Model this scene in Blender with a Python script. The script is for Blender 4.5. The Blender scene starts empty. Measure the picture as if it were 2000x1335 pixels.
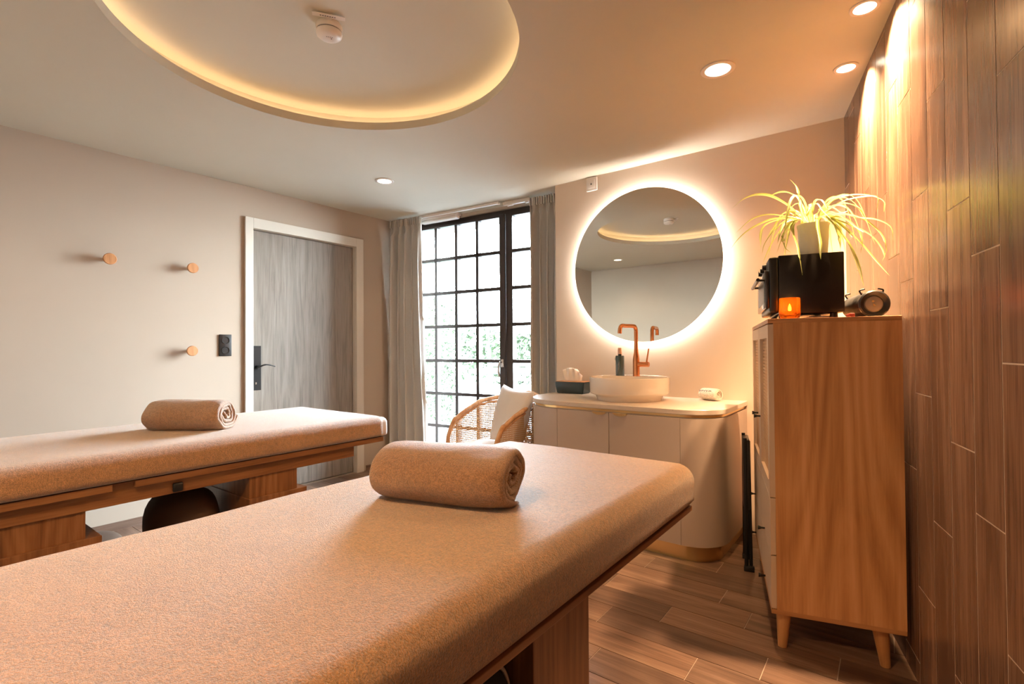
import bpy, bmesh, math, random
from mathutils import Vector, Matrix, noise
from math import sin, cos, pi, radians, sqrt, atan2, exp
random.seed(7)
S = bpy.context.scene
COL = S.collection

# ------------------------------------------------------------------ camera
F_PX, PSI, PIT, ROL, CAM_H = 981.0, radians(37.03), 0.0127, 0.007, 1.107
fh = Vector((-sin(PSI), cos(PSI), 0)); R0 = Vector((cos(PSI), sin(PSI), 0)); ZZ = Vector((0, 0, 1))
fw = (fh*cos(PIT) + ZZ*sin(PIT)).normalized(); U0 = R0.cross(fw)
CR = R0*cos(ROL) - U0*sin(ROL); CU = U0*cos(ROL) + R0*sin(ROL)
cam_d = bpy.data.cameras.new('camera'); cam = bpy.data.objects.new('camera', cam_d); COL.objects.link(cam)
cam_d.sensor_width = 36; cam_d.sensor_fit = 'HORIZONTAL'; cam_d.lens = F_PX/2000*36; cam_d.clip_start = .02
m = Matrix.Identity(4)
for i in range(3):
    m[i][0], m[i][1], m[i][2] = CR[i], CU[i], -fw[i]
m[2][3] = CAM_H
cam.matrix_world = m
S.camera = cam

# ------------------------------------------------------------------ look + world
S.view_settings.view_transform = 'Standard'; S.view_settings.look = 'None'
S.view_settings.gamma = 1; S.view_settings.exposure = 0.60; S.view_settings.use_curve_mapping = False
SKY, COVE, BACKLIGHT = 82.0, 8.0, 44.0
SPOT_WALL, SPOT_DOWN, SPOT_REAR = 460.0, 48.0, 90.0
W = bpy.data.worlds.new('sky'); S.world = W; W.use_nodes = True
nt = W.node_tree; nt.nodes.clear()
bg = nt.nodes.new('ShaderNodeBackground'); wo = nt.nodes.new('ShaderNodeOutputWorld')
tc = nt.nodes.new('ShaderNodeTexCoord'); sp = nt.nodes.new('ShaderNodeSeparateXYZ'); rp = nt.nodes.new('ShaderNodeValToRGB')
nt.links.new(tc.outputs['Generated'], sp.inputs[0]); nt.links.new(sp.outputs['Z'], rp.inputs[0])
rp.color_ramp.elements[0].color = (.88, .96, 1, 1); rp.color_ramp.elements[1].color = (.62, .78, 1, 1)
nt.links.new(rp.outputs[0], bg.inputs[0]); bg.inputs[1].default_value = SKY; nt.links.new(bg.outputs[0], wo.inputs[0])
C_ = S.cycles
C_.max_bounces = 10; C_.diffuse_bounces = 7; C_.glossy_bounces = 5; C_.transmission_bounces = 8; C_.transparent_max_bounces = 12
C_.caustics_reflective = False; C_.caustics_refractive = False; C_.sample_clamp_indirect = 6.0
C_.use_denoising = True
try: C_.denoiser = 'OPENIMAGEDENOISE'; C_.denoising_input_passes = 'RGB_ALBEDO_NORMAL'
except Exception: pass

HC = 2.34                                                     # ceiling height
TH = math.atan(.2187)                                         # tiled wall is skewed by this much
P0 = Vector((-.191, 3.254, 0)); DW = Vector((sin(TH), -cos(TH), 0)); NW = Vector((cos(TH), sin(TH), 0))
WA = radians(5.5); WP = Vector((-3.83, 3.32, 0)); WT = Vector((cos(WA), sin(WA), 0)); WN = Vector((-sin(WA), cos(WA), 0))

def lamp_spot(name, loc, power, color, size_deg, blend, radius, aim=(0, 0, -1), parent=None):
    d = bpy.data.lights.new(name, 'SPOT'); d.energy = power; d.color = color; d.spot_size = radians(size_deg)
    d.spot_blend = blend; d.shadow_soft_size = radius
    o = bpy.data.objects.new(name, d); COL.objects.link(o); o.location = loc
    o.rotation_euler = Vector(aim).to_track_quat('-Z', 'Y').to_euler()
    return o
def portal(loc, sx, sy, rot):
    d = bpy.data.lights.new('daylight_portal', 'AREA'); d.shape = 'RECTANGLE'; d.size = sx; d.size_y = sy; d.cycles.is_portal = True
    o = bpy.data.objects.new('daylight_portal', d); COL.objects.link(o); o.location = loc; o.rotation_euler = rot
wc = WP + WT*.9 + WN*.1
portal((wc.x, wc.y, 1.17), 1.9, 2.3, (radians(-90), 0, WA))
WARM = (1.0, .57, .25); WARM2 = (1.0, .70, .44)

# ------------------------------------------------------------------ materials
def mat(name, col=(.8, .8, .8), rough=.5, metal=0, **k):
    m = bpy.data.materials.new(name); m.use_nodes = True
    b = m.node_tree.nodes['Principled BSDF']
    b.inputs['Base Color'].default_value = (*col, 1); b.inputs['Roughness'].default_value = rough; b.inputs['Metallic'].default_value = metal
    for kk, v in k.items(): b.inputs[kk.replace('_', ' ')].default_value = v
    return m
def nn(m, t): return m.node_tree.nodes.new(t)
def ll(m, a, b): m.node_tree.links.new(a, b)
def bsdf(m): return m.node_tree.nodes['Principled BSDF']
def coords(m, scale=(1, 1, 1), attr=None, rot=(0, 0, 0)):
    mp = nn(m, 'ShaderNodeMapping'); mp.inputs['Scale'].default_value = scale; mp.inputs['Rotation'].default_value = rot
    if attr:
        a = nn(m, 'ShaderNodeAttribute'); a.attribute_name = attr; ll(m, a.outputs['Vector'], mp.inputs['Vector'])
    else:
        t = nn(m, 'ShaderNodeTexCoord'); ll(m, t.outputs['Object'], mp.inputs['Vector'])
    return mp.outputs[0]
def noise_t(m, vec, scale, detail=4, rough=.55, dist=0):
    n = nn(m, 'ShaderNodeTexNoise'); n.inputs['Scale'].default_value = scale; n.inputs['Detail'].default_value = detail
    n.inputs['Roughness'].default_value = rough; n.inputs['Distortion'].default_value = dist; ll(m, vec, n.inputs['Vector']); return n.outputs['Fac']
def ramp(m, fac, stops):
    r = nn(m, 'ShaderNodeValToRGB'); e = r.color_ramp.elements
    while len(e) < len(stops): e.new(.5)
    for i, (p, c) in enumerate(stops): e[i].position = p; e[i].color = (*c, 1)
    ll(m, fac, r.inputs[0]); return r.outputs[0]
def bump(m, h, strength, dist=.01):
    b = nn(m, 'ShaderNodeBump'); b.inputs['Strength'].default_value = strength; b.inputs['Distance'].default_value = dist
    ll(m, h, b.inputs['Height']); ll(m, b.outputs[0], bsdf(m).inputs['Normal']); return b
def mixc(m, fac, a, b, mode='MIX'):
    x = nn(m, 'ShaderNodeMix'); x.data_type = 'RGBA'; x.blend_type = mode
    if isinstance(fac, (int, float)): x.inputs[0].default_value = fac
    else: ll(m, fac, x.inputs[0])
    for i, v in ((6, a), (7, b)):
        if isinstance(v, tuple): x.inputs[i].default_value = (*v, 1)
        else: ll(m, v, x.inputs[i])
    return x.outputs[2]
def math_n(m, op, a, b=None):
    x = nn(m, 'ShaderNodeMath'); x.operation = op
    for i, v in enumerate((a, b)):
        if v is None: continue
        if isinstance(v, (int, float)): x.inputs[i].default_value = v
        else: ll(m, v, x.inputs[i])
    return x.outputs[0]
def plaster(name, col, rough=.85, b=.05):
    m = mat(name, col, rough); v = coords(m); n = noise_t(m, v, 1.4, 3)
    ll(m, ramp(m, n, [(.3, tuple(c*.97 for c in col)), (.7, tuple(min(1, c*1.02) for c in col))]), bsdf(m).inputs['Base Color'])
    bump(m, noise_t(m, v, 260, 2), b, .002); return m
def wood(name, dark, mid, light, axis='z', rough=.45, grain=1.0, attr=None, ring=3.0, coat=0, rw=.12):
    m = mat(name, mid, rough)
    if coat: bsdf(m).inputs['Coat Weight'].default_value = coat; bsdf(m).inputs['Coat Roughness'].default_value = .3
    long_, wide = 1.1, 14.0
    sc = {'x': (long_, wide, wide), 'y': (wide, long_, wide), 'z': (wide, wide, long_)}[axis]
    sf = {'x': (4, 160, 160), 'y': (160, 4, 160), 'z': (160, 160, 4)}[axis]
    a = noise_t(m, coords(m, sc, attr), grain, 6, .6, 1.2)
    f = noise_t(m, coords(m, sf, attr), 1.0, 3, .6)
    sr = {'x': (.35, ring, ring), 'y': (ring, .35, ring), 'z': (ring, ring, .35)}[axis]
    r = noise_t(m, coords(m, sr, attr), 1.0, 1, .4, .3)
    r = math_n(m, 'PINGPONG', math_n(m, 'MULTIPLY', r, 40.0), 1.0)
    tot = math_n(m, 'ADD', math_n(m, 'MULTIPLY', a, .62), math_n(m, 'ADD', math_n(m, 'MULTIPLY', f, .38-rw), math_n(m, 'MULTIPLY', r, rw)))
    c = ramp(m, tot, [(.34, dark), (.5, mid), (.66, light)])
    if attr:
        t = nn(m, 'ShaderNodeAttribute'); t.attribute_name = 'rnd'
        c = mixc(m, 1.0, c, ramp(m, t.outputs['Fac'], [(0, (.72, .70, .70)), (.5, (.95, .95, .95)), (1, (1.2, 1.16, 1.12))]), 'MULTIPLY')
    ll(m, c, bsdf(m).inputs['Base Color']); bump(m, tot, .12, .004); return m

M = {}
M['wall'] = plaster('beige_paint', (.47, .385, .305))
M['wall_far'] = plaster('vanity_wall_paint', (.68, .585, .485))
M['ceil'] = plaster('ceiling_paint', (.62, .60, .515))
M['trim'] = mat('cream_casing', (.70, .65, .57), .45)
M['grout'] = plaster('grout', (.62, .52, .43), .9, .1)
M['grout_floor'] = plaster('floor_grout', (.50, .42, .35), .9, .1)
M['tile_wall'] = wood('brown_wood_look_tile', (.065, .036, .026), (.150, .086, .058), (.26, .165, .115), 'x', .27, 1.0, 'gc', 1.2, 0, .05)
M['tile_floor'] = wood('floor_wood_look_tile', (.085, .050, .036), (.19, .118, .084), (.29, .195, .145), 'x', .30, 1.0, 'gc', 1.5, 0, .05)
M['oak'] = wood('oak_veneer', (.42, .195, .075), (.60, .315, .13), (.71, .40, .19), 'z', .42, 1.0, None, 2.6, 0, .17)
M['walnut'] = wood('warm_brown_oak', (.15, .062, .024), (.26, .115, .046), (.36, .175, .075), 'y', .38, 1.0, None, 3)
M['walnut_v'] = wood('warm_brown_oak_upright', (.15, .062, .024), (.27, .12, .048), (.37, .18, .078), 'z', .38, 1.0, None, 3)
M['door'] = wood('grey_brown_door', (.14, .115, .093), (.235, .20, .168), (.31, .27, .23), 'z', .5, 1.3, None, 1.0, 0, .0)
M['knobwood'] = wood('knob_wood', (.42, .18, .07), (.55, .26, .11), (.65, .34, .16), 'z', .45)
M['rattan'] = wood('rattan_pole', (.50, .25, .11), (.66, .37, .18), (.76, .48, .27), 'z', .35)
M['black'] = mat('black_plastic', (.012, .012, .012), .35)
M['blackmet'] = mat('black_metal', (.015, .015, .016), .38, .4)
M['oven'] = mat('black_oven_steel', (.011, .009, .008), .30, .3)
M['ovenface'] = mat('glossy_dark_door', (.10, .095, .10), .16, .9)
M['frame'] = mat('dark_brown_window_paint', (.030, .019, .016), .38)
M['white'] = mat('white_plastic', (.78, .74, .70), .35)
M['ceramic'] = mat('white_ceramic', (.86, .80, .74), .12, 0, Coat_Weight=.5, Coat_Roughness=.05)
M['copper'] = mat('brushed_copper', (.72, .30, .13), .24, 1)
M['gold'] = mat('brushed_brass', (.80, .56, .26), .28, 1)
M['chrome'] = mat('satin_chrome', (.70, .70, .70), .25, 1)
M['laminate'] = mat('taupe_laminate', (.52, .43, .365), .42)
M['cream'] = mat('cream_laminate', (.62, .50, .39), .42)
M['mirror'] = mat('mirror_glass', (.84, .86, .82), .0, 1)
M['mattress'] = mat('cream_vinyl', (.70, .60, .50), .5)
M['teal'] = mat('dark_teal_lacquer', (.012, .030, .038), .22)
M['soap'] = mat('slate_teal_bottle', (.055, .095, .105), .12, 0, Coat_Weight=.4)
M['rose'] = mat('rose_gold_pump', (.80, .52, .38), .3, .8)
M['pouf'] = mat('brown_upholstery', (.075, .042, .025), .85)
M['shade'] = mat('woven_black_fabric', (.010, .010, .010), .75)
M['piping'] = mat('pale_piping', (.45, .40, .36), .6)
M['pot'] = mat('white_pot', (.88, .84, .74), .35)
M['soil'] = mat('soil', (.05, .03, .02), .9)
M['led_white'] = None
def emis(name, col, s):
    m = bpy.data.materials.new(name); m.use_nodes = True; nt = m.node_tree; nt.nodes.clear()
    e = nt.nodes.new('ShaderNodeEmission'); e.inputs[0].default_value = (*col, 1); e.inputs[1].default_value = s
    o = nt.nodes.new('ShaderNodeOutputMaterial'); nt.links.new(e.outputs[0], o.inputs[0]); return m
M['led_lens'] = emis('lit_lamp_lens', (1, .86, .68), 3.0)
M['led_lens_hot'] = emis('lit_spot_lens', (1, .86, .62), 6.0)
M['led_cove'] = emis('warm_led_strip', (1, .63, .34), COVE)
M['led_mirror'] = emis('mirror_led_strip', (1, .86, .74), BACKLIGHT)
M['flame'] = emis('candle_flame', (1, .55, .18), 30)
def terry(name, col, sheen=1.0, bs=1.0):
    m = mat(name, col, .52, 0, Sheen_Weight=sheen, Sheen_Roughness=.3, Specular_IOR_Level=.85)
    bsdf(m).inputs['Sheen Tint'].default_value = (.90, .97, 1, 1)
    v = coords(m); big = noise_t(m, v, 7, 3); f = noise_t(m, v, 330, 3, .7); g = noise_t(m, v, 90, 3, .6)
    h = math_n(m, 'ADD', math_n(m, 'MULTIPLY', f, .95), math_n(m, 'MULTIPLY', g, .35))
    c1 = ramp(m, h, [(.50, tuple(c*.58 for c in col)), (.80, tuple(min(1, c*1.30) for c in col))])
    c2 = ramp(m, big, [(.3, (.92, .9, .88)), (.7, (1.05, 1.05, 1.05))])
    ll(m, mixc(m, 1.0, c1, c2, 'MULTIPLY'), bsdf(m).inputs['Base Color']); bump(m, h, bs, .006); return m
M['terry'] = terry('sand_terry_cloth', (.66, .37, .17))
M['terry2'] = terry('taupe_terry_cloth', (.53, .30, .155), .7)
M['terryw'] = terry('white_terry_cloth', (.80, .74, .66), .3, .5)
M['linen'] = mat('white_cotton', (.80, .76, .72), .8, 0, Sheen_Weight=.2)
bump(M['linen'], noise_t(M['linen'], coords(M['linen']), 300, 2), .2, .002)
M['tissue'] = mat('tissue_paper', (.86, .80, .74), .9, 0, Subsurface_Weight=.1)
def curtain_mat():
    m = mat('grey_satin_curtain', (.58, .55, .51), .52, 0, Sheen_Weight=.3)
    v = coords(m, (500, 500, 60)); ll(m, ramp(m, noise_t(m, v, 1, 2), [(.3, (.54, .51, .47)), (.7, (.62, .59, .545))]), bsdf(m).inputs['Base Color'])
    t = nn(m, 'ShaderNodeBsdfTranslucent'); t.inputs[0].default_value = (.5, .47, .43, 1)
    x = nn(m, 'ShaderNodeMixShader'); x.inputs[0].default_value = .10
    ll(m, bsdf(m).outputs[0], x.inputs[1]); ll(m, t.outputs[0], x.inputs[2]); ll(m, x.outputs[0], m.node_tree.nodes['Material Output'].inputs[0]); return m
M['curtain'] = curtain_mat()
def pane_mat(name, tint=(1, 1, 1), base=.03):
    m = bpy.data.materials.new(name); m.use_nodes = True; nt = m.node_tree; nt.nodes.clear()
    t = nt.nodes.new('ShaderNodeBsdfTransparent'); t.inputs[0].default_value = (*tint, 1)
    g = nt.nodes.new('ShaderNodeBsdfGlossy'); g.inputs['Roughness'].default_value = .02
    f = nt.nodes.new('ShaderNodeFresnel'); f.inputs[0].default_value = 1.35
    x = nt.nodes.new('ShaderNodeMixShader'); o = nt.nodes.new('ShaderNodeOutputMaterial')
    nt.links.new(f.outputs[0], x.inputs[0]); nt.links.new(t.outputs[0], x.inputs[1]); nt.links.new(g.outputs[0], x.inputs[2]); nt.links.new(x.outputs[0], o.inputs[0]); return m
M['pane'] = pane_mat('window_glass', (.97, .99, .99))
M['amber'] = pane_mat('amber_glass', (1.0, .50, .14))
_a = M['amber'].node_tree; _o = [n for n in _a.nodes if n.type == 'OUTPUT_MATERIAL'][0]; _s = _o.inputs[0].links[0].from_socket
_t = _a.nodes.new('ShaderNodeBsdfTranslucent'); _t.inputs[0].default_value = (1, .42, .08, 1); _x = _a.nodes.new('ShaderNodeMixShader'); _x.inputs[0].default_value = .13
_a.links.new(_s, _x.inputs[1]); _a.links.new(_t.outputs[0], _x.inputs[2]); _a.links.new(_x.outputs[0], _o.inputs[0])
def cane_mat():
    m = mat('woven_cane', (.70, .47, .26), .5)
    a = nn(m, 'ShaderNodeAttribute'); a.attribute_name = 'gc'; s = nn(m, 'ShaderNodeSeparateXYZ'); ll(m, a.outputs['Vector'], s.inputs[0])
    def cell(ax): # 0 in the middle of the hole, .5 at the strand
        f = math_n(m, 'FRACT', math_n(m, 'MULTIPLY', s.outputs[ax], 72.0)); return math_n(m, 'ABSOLUTE', math_n(m, 'SUBTRACT', f, .5))
    d = math_n(m, 'SQRT', math_n(m, 'ADD', math_n(m, 'POWER', cell(0), 2.0), math_n(m, 'POWER', cell(1), 2.0)))
    hole = math_n(m, 'LESS_THAN', d, .25)
    t = nn(m, 'ShaderNodeBsdfTransparent'); x = nn(m, 'ShaderNodeMixShader'); ll(m, hole, x.inputs[0]); ll(m, bsdf(m).outputs[0], x.inputs[1]); ll(m, t.outputs[0], x.inputs[2])
    ll(m, x.outputs[0], m.node_tree.nodes['Material Output'].inputs[0]); return m
M['cane'] = cane_mat()
def terrazzo():
    m = mat('speckled_stone', (.66, .58, .50), .3); v = coords(m)
    vo = nn(m, 'ShaderNodeTexVoronoi'); vo.inputs['Scale'].default_value = 120; ll(m, v, vo.inputs['Vector'])
    sp_ = ramp(m, vo.outputs['Distance'], [(.10, (.35, .28, .22)), (.22, (.66, .58, .50))])
    k = ramp(m, noise_t(m, v, 55, 2), [(.5, (0, 0, 0)), (.62, (1, 1, 1))])
    ll(m, mixc(m, k, (.67, .59, .51), sp_), bsdf(m).inputs['Base Color']); return m
M['stone'] = terrazzo()
def leaf_mat():
    m = mat('variegated_leaf', (.5, .6, .2), .45); a = nn(m, 'ShaderNodeAttribute'); a.attribute_name = 'gc'; s = nn(m, 'ShaderNodeSeparateXYZ'); ll(m, a.outputs['Vector'], s.inputs[0])
    ll(m, ramp(m, s.outputs[0], [(.0, (.30, .38, .06)), (.30, (.36, .44, .09)), (.40, (.84, .84, .60)), (.62, (.84, .84, .60)), (.72, (.36, .44, .09)), (1, (.30, .38, .06))]), bsdf(m).inputs['Base Color'])
    t = nn(m, 'ShaderNodeBsdfTranslucent'); t.inputs[0].default_value = (.6, .62, .2, 1)
    x = nn(m, 'ShaderNodeMixShader'); x.inputs[0].default_value = .3
    ll(m, bsdf(m).outputs[0], x.inputs[1]); ll(m, t.outputs[0], x.inputs[2]); ll(m, x.outputs[0], m.node_tree.nodes['Material Output'].inputs[0]); return m
M['leaf'] = leaf_mat()
M['patio'] = plaster('pale_paving', (.11, .105, .10), .8)
M['hedge'] = mat('hedge_leaf', (.035, .055, .025), .6)
M['stonegrey'] = mat('weathered_garden_wood', (.035, .04, .038), .7)
M['ink'] = mat('dark_thread', (.03, .025, .06), .6)
M['red'] = mat('dark_red_mesh', (.25, .03, .02), .6)
M['grey'] = mat('grey_plastic', (.25, .24, .23), .4)

# ------------------------------------------------------------------ builders
def link(name, me, m, parent=None):
    o = bpy.data.objects.new(name, me); COL.objects.link(o)
    for x in (m if isinstance(m, (list, tuple)) else [m]): me.materials.append(x)
    if parent is not None: o.parent = parent
    return o
def fin(bm, name, m, parent=None, smooth=None):
    bmesh.ops.recalc_face_normals(bm, faces=bm.faces)
    me = bpy.data.meshes.new(name); bm.to_mesh(me); bm.free()
    if smooth is not None:
        for p in me.polygons: p.use_smooth = True
        if smooth > 0:
            try: me.set_sharp_from_angle(angle=radians(smooth))
            except Exception: pass
    return link(name, me, m, parent)
def thing(name, label, cat, loc=(0, 0, 0), rz=0, group=None):
    o = bpy.data.objects.new(name, None); COL.objects.link(o); o.empty_display_size = .05
    o.location = loc; o.rotation_euler = (0, 0, rz); o['label'] = label; o['category'] = cat
    if group: o['group'] = group
    bpy.context.view_layer.update()
    return o
def tag(o, label, cat, group=None):
    o['label'] = label; o['category'] = cat
    if group: o['group'] = group
    return o
def struct(o): o['kind'] = 'structure'; return o
def box(bm, a, b, mi=0, bev=0, seg=2):
    x0, y0, z0 = (min(a[i], b[i]) for i in range(3)); x1, y1, z1 = (max(a[i], b[i]) for i in range(3))
    v = [bm.verts.new(p) for p in ((x0, y0, z0), (x1, y0, z0), (x1, y1, z0), (x0, y1, z0), (x0, y0, z1), (x1, y0, z1), (x1, y1, z1), (x0, y1, z1))]
    fs = [bm.faces.new([v[i] for i in q]) for q in ((0, 3, 2, 1), (4, 5, 6, 7), (0, 1, 5, 4), (1, 2, 6, 5), (2, 3, 7, 6), (3, 0, 4, 7))]
    for f in fs: f.material_index = mi
    if bev:
        es = list({e for f in fs for e in f.edges}); bmesh.ops.bevel(bm, geom=es, offset=bev, segments=seg, profile=.5, affect='EDGES')
    return v
def wbox(bm, o, t, n, a, b, mi=0):   # box in a frame o + t*x + n*y + z
    vs = box(bm, a, b, mi)
    for v in vs: c = v.co.copy(); v.co = o + t*c.x + n*c.y + ZZ*c.z
    return vs
def lathe(bm, prof, c=(0, 0, 0), axis='z', seg=32, mi=0, cap=True):
    rings = []
    for r, h in prof:
        ring = []
        for i in range(seg):
            a = 2*pi*i/seg; x, y = r*cos(a), r*sin(a)
            p = {'z': (x, y, h), 'y': (x, h, y), 'x': (h, x, y)}[axis]
            ring.append(bm.verts.new((c[0]+p[0], c[1]+p[1], c[2]+p[2])))
        rings.append(ring)
    for k in range(len(rings)-1):
        for i in range(seg):
            f = bm.faces.new((rings[k][i], rings[k][(i+1) % seg], rings[k+1][(i+1) % seg], rings[k+1][i])); f.material_index = mi
    if cap:
        for rg in (rings[0], rings[-1]):
            f = bm.faces.new(rg); f.material_index = mi
    return rings
def tube(bm, pts, r, seg=10, cap=True, mi=0, flat=1.0):
    pts = [Vector(p) for p in pts]; n = len(pts); rr = r if isinstance(r, (list, tuple)) else [r]*n
    rings = []; up = None
    for i, p in enumerate(pts):
        t = (pts[min(i+1, n-1)] - pts[max(i-1, 0)]).normalized()
        if up is None: up = t.orthogonal().normalized()
        up = (up - t*up.dot(t)).normalized(); s = t.cross(up)
        rings.append([bm.verts.new(p + up*cos(2*pi*k/seg)*rr[i] + s*sin(2*pi*k/seg)*rr[i]*flat) for k in range(seg)])
    for i in range(n-1):
        for k in range(seg):
            f = bm.faces.new((rings[i][k], rings[i][(k+1) % seg], rings[i+1][(k+1) % seg], rings[i+1][k])); f.material_index = mi
    if cap:
        for rg in (rings[0], rings[-1]): bm.faces.new(rg).material_index = mi
def smooth_path(pts, n=8):
    pts = [Vector(p) for p in pts]; out = []
    P = [pts[0]*2 - pts[1]] + pts + [pts[-1]*2 - pts[-2]]
    for i in range(1, len(P)-2):
        for k in range(n):
            t = k/n; a, b, c, d = P[i-1], P[i], P[i+1], P[i+2]
            out.append(.5*((2*b) + (-a+c)*t + (2*a-5*b+4*c-d)*t*t + (-a+3*b-3*c+d)*t**3))
    out.append(pts[-1]); return out
def prism(bm, outline, z0, z1, mi=0):
    a = [bm.verts.new((x, y, z0)) for x, y in outline]; b = [bm.verts.new((x, y, z1)) for x, y in outline]; n = len(a)
    for i in range(n): bm.faces.new((a[i], a[(i+1) % n], b[(i+1) % n], b[i])).material_index = mi
    bm.faces.new(a[::-1]).material_index = mi; bm.faces.new(b).material_index = mi
def strip_wall(bm, path, thick, z0, z1):  # path outline band with thickness inwards (list of (outer, inner))
    n = len(path); g = [[bm.verts.new((*p, z)) for p in (o, i) for z in (z0, z1)] for o, i in path]
    for k in range(n-1):
        a, b = g[k], g[k+1]
        for i, j in ((0, 1), (1, 3), (3, 2), (2, 0)): bm.faces.new((a[i], b[i], b[j], a[j]))
    for e in (g[0], g[-1]): bm.faces.new((e[0], e[1], e[3], e[2]))
def fattr(me, name, vals, kind='FLOAT'):
    a = me.attributes.new(name, kind, 'POINT')
    if kind == 'FLOAT': a.data.foreach_set('value', vals)
    else: a.data.foreach_set('vector', [c for v in vals for c in v])
def text_mesh(name, s, size, m, parent, loc, rot, depth=.0004):
    cu = bpy.data.curves.new(name, 'FONT'); cu.body = s; cu.size = size; cu.extrude = depth; cu.align_x = 'CENTER'; cu.align_y = 'CENTER'
    o = bpy.data.objects.new(name, cu); COL.objects.link(o); bpy.context.view_layer.update()
    dg = bpy.context.evaluated_depsgraph_get(); me = bpy.data.meshes.new_from_object(o.evaluated_get(dg))
    bpy.data.objects.remove(o); me.materials.clear(); q = link(name, me, m, parent); q.location = loc; q.rotation_euler = rot; return q

# ------------------------------------------------------------------ the shell
bm = bmesh.new(); gc, rn = [], []
box(bm, (-4.0, -.95, -.06), (1.1, 4.0, -.0025), 1)
gc += [(0, 0, 0)]*8; rn += [.5]*8
rows = {0: -1.007, 1: -.609, 2: -1.080, 3: -.761, 4: -.968, 5: -.565, 6: -.871, 7: -.73}
TL, TW, G = .604, .1487, .0032
r0 = 2.431                                                    # front edge of row 0 (rows count toward the camera)
for r in range(-8, 24):
    y1 = r0 - (r-1)*TW; y0 = y1 - TW
    off = rows.get(r, random.uniform(0, TL))
    k0 = math.floor((-3.86 - off)/TL); k = k0
    while off + k*TL < 1.0:
        xa, xb = max(off + k*TL, -3.85), min(off + (k+1)*TL, 1.0)
        if xb - xa > .02 and y1 > -.85 and y0 < 3.7:
            box(bm, (xa+G/2, max(y0+G/2, -.85), -.003), (xb-G/2, y1-G/2, 0))
            cx, cy, q = random.uniform(0, 90), random.uniform(0, 90), random.random()
            for xx, yy in ((xa, y0), (xb, y0), (xb, y1), (xa, y1))*2: gc.append((xx-xa+cx, yy-y0+cy, cx)); rn.append(q)
        k += 1
bmesh.ops.recalc_face_normals(bm, faces=bm.faces)
me = bpy.data.meshes.new('floor'); bm.to_mesh(me); bm.free(); fattr(me, 'gc', gc, 'FLOAT_VECTOR'); fattr(me, 'rnd', rn)
struct(link('floor', me, [M['tile_floor'], M['grout_floor']]))

bm = bmesh.new(); gc, rn = [], []                             # skewed wall of upright wood-look tiles
wbox(bm, P0, DW, NW, (-.45, .0015, -.01), (4.6, .12, HC+.02), 1); gc += [(0, 0, 0)]*8; rn += [.5]*8
joints = {-1: 1.9, 0: 2.289, 1: 1.95, 2: 2.284, 3: 2.10, 4: 2.321, 5: 2.06, 6: 1.953, 7: 2.204, 8: 1.837, 9: 1.471, 10: 1.325, 11: 1.693, 12: 1.3}
edges = [-.45, -.17, -.022, .129, .279, .421, .571, .721, .871, 1.025, 1.179, 1.333, 1.481, 1.636, 1.787, 1.94]
while edges[-1] < 4.5: edges.append(edges[-1]+.153)
# joints keyed by the column's near edge index
jt = {.129: 1.95, .279: 2.284, .421: 2.1, .571: 1.8, .721: 2.2, .871: 2.321, 1.025: 2.06, 1.179: 1.953, 1.333: 2.204, 1.481: 1.837, 1.636: 1.471, 1.787: 1.325, 1.94: 1.693}
TV = .6255
for i in range(len(edges)-1):
    s0, s1 = edges[i], edges[i+1]; j = jt.get(s1, random.uniform(1.2, 1.8)); k = -5
    while j + k*TV < HC:
        za, zb = max(0, j + k*TV), min(HC, j + (k+1)*TV)
        if zb - za > .01 and s1 - s0 > .01:
            wbox(bm, P0, DW, NW, (s0+.0023, .0007, za+.0018), (s1-.0023, .003, zb-.0018))
            cx, cy, q = random.uniform(0, 90), random.uniform(0, 90), random.random()
            for ss, nz, zz in ((s0, 0, za), (s1, 0, za), (s1, 1, za), (s0, 1, za), (s0, 0, zb), (s1, 0, zb), (s1, 1, zb), (s0, 1, zb)): gc.append((zz+cx, ss+cy, cx)); rn.append(q)
        k += 1
bmesh.ops.recalc_face_normals(bm, faces=bm.faces)
me = bpy.data.meshes.new('wall_right'); bm.to_mesh(me); bm.free(); fattr(me, 'gc', gc, 'FLOAT_VECTOR'); fattr(me, 'rnd', rn)
struct(link('wall_right', me, [M['tile_wall'], M['grout']]))

bm = bmesh.new()                                              # plaster walls
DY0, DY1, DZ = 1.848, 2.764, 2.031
box(bm, (-4.06, -.95, -.05), (-4.0, 3.5, HC+.1)); box(bm, (-4.0, -.95, 0), (-3.85, DY0-.03, HC+.1)); box(bm, (-4.0, DY1+.03, 0), (-3.85, 3.5, HC+.1)); box(bm, (-4.0, DY0-.03, DZ+.03), (-3.85, DY1+.03, HC+.1))  # outer slab added unseen behind the doorway, stops daylight leaking under the door
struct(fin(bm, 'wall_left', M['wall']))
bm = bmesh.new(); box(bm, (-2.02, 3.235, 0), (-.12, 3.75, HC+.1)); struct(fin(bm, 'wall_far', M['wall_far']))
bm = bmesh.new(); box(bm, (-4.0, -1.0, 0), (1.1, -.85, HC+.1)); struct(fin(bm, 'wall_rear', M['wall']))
bm = bmesh.new()
WX0, WX1, WZ = .02, 1.79, 2.315
wbox(bm, WP, WT, WN, (-.15, 0, 0), (WX0, .25, HC+.1)); wbox(bm, WP, WT, WN, (WX0, 0, WZ), (WX1, .25, HC+.1)); wbox(bm, WP, WT, WN, (WX1, 0, 0), (1.93, .25, HC+.1))
struct(fin(bm, 'wall_window', M['wall']))

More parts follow.
